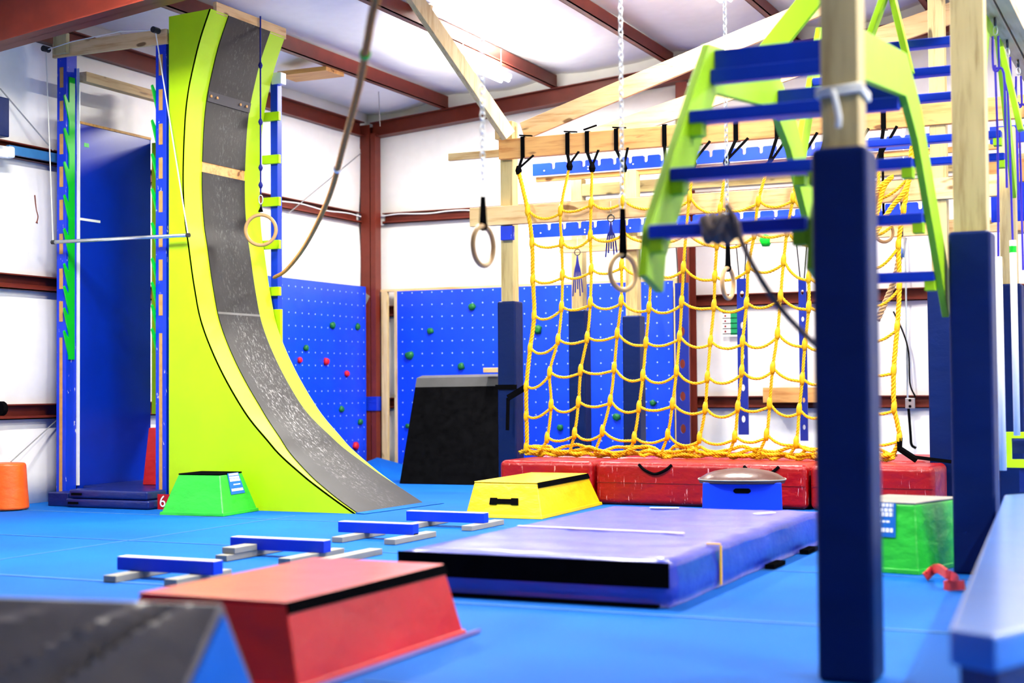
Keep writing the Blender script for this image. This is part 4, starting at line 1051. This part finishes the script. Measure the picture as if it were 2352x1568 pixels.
# green box by ramp
gb = [(2.17, -7.24), (2.80, -7.18), (2.74, -6.57), (2.11, -6.63)]; gt = [(2.25, -7.09), (2.67, -7.05), (2.63, -6.66), (2.21, -6.70)]
def label_panel(T, p0, p1, q0, q1, t0, t1, s0, s1):
    m, pt, n = face_strip(p0, p1, q0, q1, t0, t1, s0, s1, .004); lp_ = m.build('label_patch', paint('label_blue', srgb(20, 110, 200), .4, .05), T, label='blue printed label')
    rows = [(.88, .98, 'a'), (.74, .84, 'b'), (.60, .72, 'b'), (.42, .48, 'c'), (.14, .26, 'b')]; rnd = random.Random(2)
    for (a, b, k) in rows:
        mb = MB(); t = t0+(t1-t0)*(.08 if k != 'c' else .3); te = t0+(t1-t0)*(.93 if k != 'c' else .85)
        while t < te:
            w = (t1-t0)*rnd.uniform(.05, .10); sa, sb = s0+(s1-s0)*a, s0+(s1-s0)*b
            q = [pt(t, sa), pt(min(t+w, te), sa), pt(min(t+w, te), sb), pt(t, sb)]; nn = n.normalized()
            mb.add([v+nn*.0042 for v in q]+[v+nn*.0055 for v in q], [(3,2,1,0),(4,5,6,7),(0,1,5,4),(1,2,6,5),(2,3,7,6),(3,0,4,7)]); t += w+(t1-t0)*.025
        mb.build('label_print', m_white, lp_)
T = tbox('foam_box', 'bright green foam box with a black top in front of the ramp', 'foam box', gb, gt, .36, m_gbox, m_blackv)
label_panel(T, (*gb[1], 0), (*gb[2], 0), (*gt[1], .36), (*gt[2], .36), .32, .80, .48, .99)
# yellow
yb = [(4.80, -6.50), (5.50, -6.46), (5.42, -4.90), (4.72, -4.94)]; yt = [(4.84, -6.40), (5.42, -6.37), (5.32, -5.0), (4.76, -5.03)]
T = tbox('foam_box', 'yellow foam box with black trim beside the thick blue mat', 'foam box', yb, yt, .30, m_yellow)
m, pt, n = face_strip((*yb[1], 0), (*yb[2], 0), (*yt[1], .30), (*yt[2], .30), .0, 1.0, .84, .99, .006); m.build('black_trim', m_blackv, T)
mb = MB(); p0, p1, q0, q1 = (Vector((*yb[0], 0)), Vector((*yb[1], 0)), Vector((*yt[0], .3)), Vector((*yt[1], .3)))
for (a, b, h) in ((.30, .40, .09), (.40, .60, .065), (.60, .70, .09)):
    m, pt, n = face_strip(p0, p1, q0, q1, a, b, .46-h, .46+h, .01); mb.add(m.v, m.f)
mb.build('handle', m_blackv, T)
# second green box, right
g2b = [(8.46, -8.90), (8.99, -9.00), (9.20, -8.30), (8.67, -8.20)]; g2t = [(8.52, -8.82), (8.96, -8.90), (9.13, -8.36), (8.69, -8.28)]
T = tbox('foam_box', 'green foam box with a grey top between the two right padded posts', 'foam box', g2b, g2t, .41, m_gbox, paint('grey_vinyl_top', srgb(150, 145, 135), .4))
label_panel(T, (*g2b[0], 0), (*g2b[1], 0), (*g2t[0], .41), (*g2t[1], .41), .28, .74, .5, .98)
# red straps on the floor near it
mb = MB(); c = [at(2125, 1325, 2, .02), at(2150, 1305, 2, .07), at(2175, 1318, 2, .09), at(2200, 1335, 2, .03), at(2170, 1345, 2, .02), at(2215, 1343, 2, .04)]
for p, q in zip(crom(c, 5), crom(c, 5)[1:]): mb.bar(p, q, .012, .05)
tag(mb.build('red_strap', vinyl('red_strap_web', srgb(225, 50, 50), .6, .2)), 'crumpled red strap on the floor beside the right green box', 'strap')

# vault box
V = at(1705, 1166, 1, -5.42); vx, vy = V.x, V.y+.0
vr = (at(1799, 1105, 1, vy).x-at(1611, 1105, 1, vy).x)/2
ztop_ = .395
T = thing('vault_box', 'bright blue box with a domed brown padded top between the mats', 'foam stool', (vx, vy, 0))
u = Vector((rt.x, rt.y, 0)); 
dirx = Vector((math.cos(YAW-.157), math.sin(YAW-.157), 0)); diry = Vector((-dirx.y, dirx.x, 0))
hw = vr*.93; hd = .22
cor = [Vector((vx, vy, 0))+dirx*a+diry*b for a, b in ((-hw, -hd), (hw, -hd), (hw, hd), (-hw, hd))]
MB().hexa([(p.x, p.y, .002) for p in cor], [(p.x, p.y, .285) for p in [Vector((vx, vy, 0))+(q-Vector((vx, vy, 0)))*.98 for q in cor]]).build('box', m_vaultblue, T, bevel=.01)
def stadium(w, d, z, n=9):
    out = []
    for k in range(4*n):
        a = 2*math.pi*k/(4*n); ca, sa = math.cos(a), math.sin(a)
        x = w*math.copysign(abs(ca)**.75, ca); y = d*math.copysign(abs(sa)**.75, sa)
        out.append(Vector((vx, vy, z))+dirx*x+diry*y)
    return out
mb = MB(); lay = [(1.0, .272), (1.02, .285), (1.02, .30), (1.0, .307), (.97, .318), (.85, .345), (.65, .37), (.4, .386), (.15, .394)]
vs = []; fs = []; n = 36
for s, z in lay: vs += stadium(vr*s, .27*s, z)
for i in range(len(lay)-1):
    for k in range(n): fs.append((i*n+k, i*n+(k+1) % n, (i+1)*n+(k+1) % n, (i+1)*n+k))
fs.append(tuple(range(n))[::-1]); fs.append(tuple((len(lay)-1)*n+k for k in range(n)))
mb.add(vs, fs).build('padded_top', m_brownleather, T, smooth=True, label='domed brown leather top')
MB().tube(stadium(vr*1.03, .28, .303), .006, 6, closed=True).build('piping', m_greyfoot, T, smooth=True)
c0 = Vector((vx, vy, .215))-diry*(hd+.003)
pts = [c0+dirx*x+Vector((0, 0, z)) for x, z in [(-.055, -.02), (.055, -.02), (.072, -.008), (.072, .008), (.055, .02), (-.055, .02), (-.072, .008), (-.072, -.008)]]
MB().add(pts+[p+diry*.01 for p in pts], [tuple(range(8)), tuple(range(8, 16))[::-1]]+[(i, i+8, (i+1) % 8+8, (i+1) % 8) for i in range(8)]).build('hand_hole', m_blackv, T)

# thick blue crash mat
T = thing('crash_mat', 'thick blue crash mat with a black front strip in the middle of the floor', 'mat', (7.3, -9.1, 0))
x0, x1, y0, y1, zt = 6.56, 8.08, -10.75, -7.55, .235
nx_, ny_ = 16, 26; vs = []; fs = []
for j in range(ny_+1):
    for i in range(nx_+1):
        x = x0+(x1-x0)*i/nx_; y = y0+(y1-y0)*j/ny_; z = zt
        e = min(i, nx_-i, j, ny_-j); z -= .012 if e == 0 else 0
        if 0 < e: z += .006*math.sin(j*1.9+math.sin(i*.8))+.004*random.uniform(-1, 1)
        vs.append((x, y, z))
nt_ = len(vs)
for j in range(ny_):
    for i in range(nx_):
        a = j*(nx_+1)+i; fs.append((a, a+1, a+nx_+2, a+nx_+1))
edge = [i for i in range(nx_+1)]+[(j+1)*(nx_+1)+nx_ for j in range(ny_)]+[ny_*(nx_+1)+nx_-1-i for i in range(nx_)]+[(ny_-1-j)*(nx_+1) for j in range(ny_-1)]
levels = [.19, .12, .05, .004]
prev = edge
for li, z in enumerate(levels):
    cur = []
    for q, e in enumerate(edge):
        v = Vector(vs[e]); b = .012*math.sin(q*1.1)*.4+(.012 if li in (1, 2) else 0); c = Vector(((x0+x1)/2, (y0+y1)/2, 0)); d = Vector((math.copysign(1, v.x-c.x) if abs(v.x-x0) < 1e-5 or abs(v.x-x1) < 1e-5 else 0, math.copysign(1, v.y-c.y) if abs(v.y-y0) < 1e-5 or abs(v.y-y1) < 1e-5 else 0, 0))
        cur.append(len(vs)); vs.append((v.x+d.x*b, v.y+d.y*b, z))
    for q in range(len(edge)):
        r = (q+1) % len(edge); fs.append((prev[q], cur[q], cur[r], prev[r]))
    prev = cur
fs.append(tuple(prev)[::-1] if False else tuple(prev))
MB().add(vs, fs).build('mat_body', m_crash, T, smooth=True)
MB().box(x0-.012, x1+.002, y0-.022, y0-.014, .10, .226).build('hook_strip', m_blackv, T, bevel=.002, label='wide black strip along the front edge')
MB().box(x0, x1-.05, y0-.05, y0-.012, .004, .02).build('base_flap', m_blackv, T)
for (y, a) in ((-9.95, 1),):
    MB().box(x1+.017, x1+.022, y-.02, y+.012, .02, .232).build('yellow_strap', m_yrope, T, label='narrow yellow strap on the side')
    MB().box(x1-.06, x1+.017, y-.02, y+.012, .237, .243).build('yellow_strap', m_yrope, T)
MB().bar((x0+.08, -9.42, .246), (x1-.34, -9.50, .246), .03, .003).build('top_stripe', paint('pale_stripe', srgb(235, 215, 190), .5), T, label='pale stripe across the top')
for y in (-8.9, -8.05): MB().box(x1+.02, x1+.08, y-.16, y+.1, .004, .03).build('handle', m_blackv, T)
for a, b in (((6.95, -7.86), (7.15, -7.82)), ((7.78, -8.1), (7.86, -7.95))): MB().bar((*a, .246), (*b, .246), .05, .003).build('white_tape', m_white, T)

# low hurdles
def hurdle(xl, xr, yb, feet, label, stack=()):
    T = thing('low_hurdle', label, 'hurdle', ((xl+xr)/2, yb, 0), 'low blue hurdles in a row')
    MB().box(xl, xr, yb-.045, yb+.045, .042+.0, .118).build('beam', m_blue, T, bevel=.003)
    MB().box(xl+.003, xr-.003, yb-.042, yb+.042, .118, .121).build('beam_top', paint('pale_top', srgb(205, 200, 215), .6), T, label='pale top face')  # thin pale layer over the top of the blue beam
    for fx, ya, yc in feet:
        MB().box(fx-.045, fx+.045, ya, yc, .002, .041).build('foot', m_greyfoot, T, bevel=.003)
        MB().box(fx-.02, fx+.02, yb-.03, yb+.03, .040, .05).build('spacer', m_blackv, T)
    return T
hurdle(4.665, 5.36, -10.75, ((4.80, -11.02, -10.5), (5.23, -11.02, -10.5)), 'first low blue hurdle on grey feet, nearest the red box')
hurdle(4.61, 5.34, -9.55, ((4.78, -9.93, -9.28), (5.26, -9.93, -9.28)), 'second low blue hurdle on stacked grey feet')
hurdle(4.69, 5.32, -8.32, ((4.87, -8.67, -8.05), (5.30, -8.67, -8.05)), 'third low blue hurdle beyond the red box')
hurdle(4.71, 5.40, -7.32, ((4.86, -7.58, -7.0), (5.36, -7.58, -7.0)), 'fourth low blue hurdle, farthest, beside the yellow box')
for (x, y) in ((4.78, -9.5), (5.50, -9.55)):
    tag(MB().box(x-.05, x+.05, y-.35, y-.1 if x < 5 else y+.35, .043 if x < 5 else .0, .082 if x < 5 else .04).build('grey_block', m_greyfoot, bevel=.003), 'grey block '+('stacked on the left foot of the second hurdle' if x < 5 else 'lying right of the second hurdle'), 'block')

# grey wedge, lower left
rdg0 = at(-60, 1371, 2, .50); 
RZ = .50
a = at(-120, 1368, 2, RZ); b = at(506, 1388, 2, RZ)
yy = b.y; xr_ = b.x; xl_ = b.x-1.15
T = thing('foam_wedge', 'grey topped triangular foam wedge with blue ends in the foreground', 'foam wedge', ((xl_+xr_)/2, yy, 0))
sk = (a.y-b.y)/(a.x-b.x)
def W3(x, dy, z): return Vector((x, yy+(x-xr_)*sk+dy, z))
hf, hb = .42, .30
vs = []; fs = []; NU, NV = 44, 22
def fold(u, v):
    d = 0
    for (k, o_, w, h) in ((.50, -.01, .028, .045), (.66, -.07, .032, .05), (.58, -.035, .018, -.03), (1.25, -.16, .06, .03)):
        c = 1.0+o_*2-k*v-(.0 if o_ > 0 else .04)
        d += h*math.exp(-((u-c)/w)**2)*min(1, v*6)*min(1, (1-v)*8)
    return d+.004*math.sin(u*9+v*5)*v
nrm = Vector((0, -RZ, hf)).normalized()
for j_ in range(NV+1):
    for i_ in range(NU+1):
        u, v = i_/NU, j_/NV
        p = W3(xl_+(xr_-xl_)*u, -.008-(hf-.008)*v, RZ-(RZ-.003)*v); vs.append(p+nrm*(fold(u, v) if 0 < i_ < NU else 0))
for j_ in range(NV):
    for i_ in range(NU):
        a_ = j_*(NU+1)+i_; fs.append((a_, a_+NU+1, a_+NU+2, a_+1))
nb_ = len(vs); vs += [W3(xl_, .008, RZ), W3(xr_, .008, RZ), W3(xl_, hb, .003), W3(xr_, hb, .003)]
q0, q1, q2, q3 = 0, NU, NV*(NU+1), NV*(NU+1)+NU
fs += [tuple(list(range(0, NU+1))+[nb_+1, nb_]), (nb_, nb_+1, nb_+3, nb_+2), tuple([nb_+2, nb_+3]+list(range(q3, q2-1, -1))),
       tuple([nb_+1]+[NU+k*(NU+1) for k in range(0, NV+1)]+[nb_+3]), tuple([nb_+2]+[k*(NU+1) for k in range(NV, -1, -1)]+[nb_])]
MB().add(vs, fs).build('cover', m_blackm, T, smooth=False, bevel=.008, seg=3)
for x, s in ((xr_, 1), (xl_, -1)):
    MB().add([W3(x, -hf+.03, .01), W3(x, hb-.03, .01), W3(x, .0, RZ-.03), W3(x+.012*s, -hf+.03, .01), W3(x+.012*s, hb-.03, .01), W3(x+.012*s, .0, RZ-.03)],
             [(0, 2, 1), (3, 4, 5), (0, 1, 4, 3), (1, 2, 5, 4), (2, 0, 3, 5)]).build('end_panel', m_bluegable, T, label='blue triangular end')

# padded bench, lower right
T = thing('padded_bench', 'blue padded bench on metal legs at the right edge', 'bench', (10.1, -13.2, 0))
BZ = .46
q = [at(x, y, 2, BZ) for x, y in ((2180, 1440), (2284, 1458), (2420, 1425), (2420, 1128), (2306, 1136))]
top = [(p.x, p.y) for p in q]
MB().prism(top, 2, BZ-.10, BZ).build('pad', vinyl('bench_vinyl', srgb(60, 125, 225), .3, .15, 3, coat=1), T, bevel=.012)
cx = sum(p[0] for p in top)/5; cy = sum(p[1] for p in top)/5
MB().prism([(cx+(x-cx)*.9, cy+(y-cy)*.9) for x, y in top], 2, BZ-.22, BZ-.105).build('base_board', m_darkblue, T)
for px, py in ((2240, 1465), (2350, 1470)):
    p = at(px, py, 2, BZ-.1); p = Vector((p.x+(cx-p.x)*.06, p.y+(cy-p.y)*.06, 0))
    for dx in (-.012, .012): MB().tube([(p.x+dx, p.y-.02, .0), (p.x+dx, p.y-.02, BZ-.10)], .011, 10).build('leg', m_zinc, T, smooth=True)
    MB().tube([(p.x, p.y-.02, .22), (p.x+.25, p.y+.3, BZ-.14)], .009, 8).build('brace', m_zinc, T, smooth=True)
for px, py in ((2330, 1190),):
    p = at(px, py, 2, BZ); MB().tube([(p.x, p.y, 0), (p.x, p.y, BZ-.1)], .012, 10).build('leg', m_zinc, T)

# ------------------------------------------------------------------ right edge: cords, pipes, tray
def cordset(eye, y_loop, pipe_px, label, k):
    x, y, z = eye
    T = thing('suspension_rope', label, 'cord', (x, y, z-.3), 'purple cords hanging from the overhead beam')
    MB().torus((x, y, z-.06), .014, .004, (1, 0, 0), (0, 0, 1), 14, 6, sy=2.2).build('carabiner', m_zinc, T)
    MB().tube(crom([(x-.018, y, z-.10), (x-.02, y, z-.22), (x-.014, y, z-.33), (x+.018, y, z-.33), (x+.02, y, z-.22), (x+.018, y, z-.10)], 4), .0085, 6).build('loop', m_purple, T, smooth=True)
    zb = at(pipe_px[0], pipe_px[1], 1, y).z; xb_ = at(pipe_px[0], pipe_px[1], 1, y).x
    MB().tube([(x-.005, y, z-.3), (x+.004, y, (z+zb)/2), (xb_, y, zb)], .0085, 6).build('cord', m_purple, T)
    MB().tube(crom([(x-.005, y, z-.32), (x+.05, y, z-.36), (x+.055, y, z-.7), (x+.058, y, z-1.15)], 5), .0085, 6).build('tail', m_purple, T)
    return xb_, y, zb
e1 = cordset(eyes[0], 80, (2293, 590), 'left purple cord hanging from the overhead beam', 0)
e2 = cordset(eyes[1], 110, (2326, 552), 'middle purple cord hanging from the overhead beam', 1)
e3 = cordset(eyes[2], 170, (2350, 620), 'right purple cord at the picture edge', 2)
for (xb_, y, zb), pyb, pxb, lab in ((e1, 1080, 2304, 'left white pipe hanging on a purple cord'), (e2, 1000, 2336, 'right white pipe hanging on a purple cord, green tape at its top')):
    q = at(pxb, pyb, 1, y)
    T = thing('white_pipe', lab, 'pipe', (xb_, y, q.z), 'white pipes at the right edge')
    MB().tube([(xb_, y, zb), (q.x, y, q.z)], .024, 14).build('pipe', m_pvc, T, smooth=True)
    if 'green' in lab: MB().tube([(xb_, y, zb-.04), (xb_, y, zb-.09)], .0255, 14).build('green_tape', m_green, T)
y = e2[1]+.2
T = thing('lime_tray', 'lime framed low table at the right edge behind the pipes', 'frame', at(2340, 1070, 1, y))
a = at(2306, 992, 1, y); b = at(2420, 1075, 1, y)
MB().box(a.x, b.x, y, y+.05, a.z-.045, a.z).build('rail', m_lime, T); MB().box(a.x, b.x, y, y+.05, b.z, b.z+.06).build('rail', m_lime, T)
MB().box(a.x, a.x+.05, y, y+.05, b.z+.06, a.z-.045).build('upright', m_lime, T)
MB().box(a.x+.05, b.x, y+.1, y+.15, b.z+.1, a.z-.06).build('back', m_darkblue, T)
MB().box(a.x+.1, a.x+.16, y+.02, y+.08, .3, b.z).build('leg', m_darkblue, T)
MB().box(b.x-.16, b.x-.1, y+.02, y+.08, .3, b.z).build('leg', m_darkblue, T)
for k, z0 in enumerate((.002, .155)):
    tag(MB().box(9.35+.03*k, 11.3, -7.9, -5.9, z0, z0+.15).build('folded_mat', vinyl('floor_mat_blue', srgb(10, 95, 215), .35, .5, 4), bevel=.03, seg=3), ('lower' if k == 0 else 'upper')+' blue folded mat at the right edge', 'mat', 'blue mats at the right edge')
tag(MB().box(9.02, 9.06, -5.4, -5.3, 0, 2.0).build('x', m_navy), 'x', 'x') if False else None
pe = at(2322, 800, 1, -3.9)
post(pe.x, -3.9, .14, 3.4, .22, 1.99, 'far right padded timber post behind the white pipes')
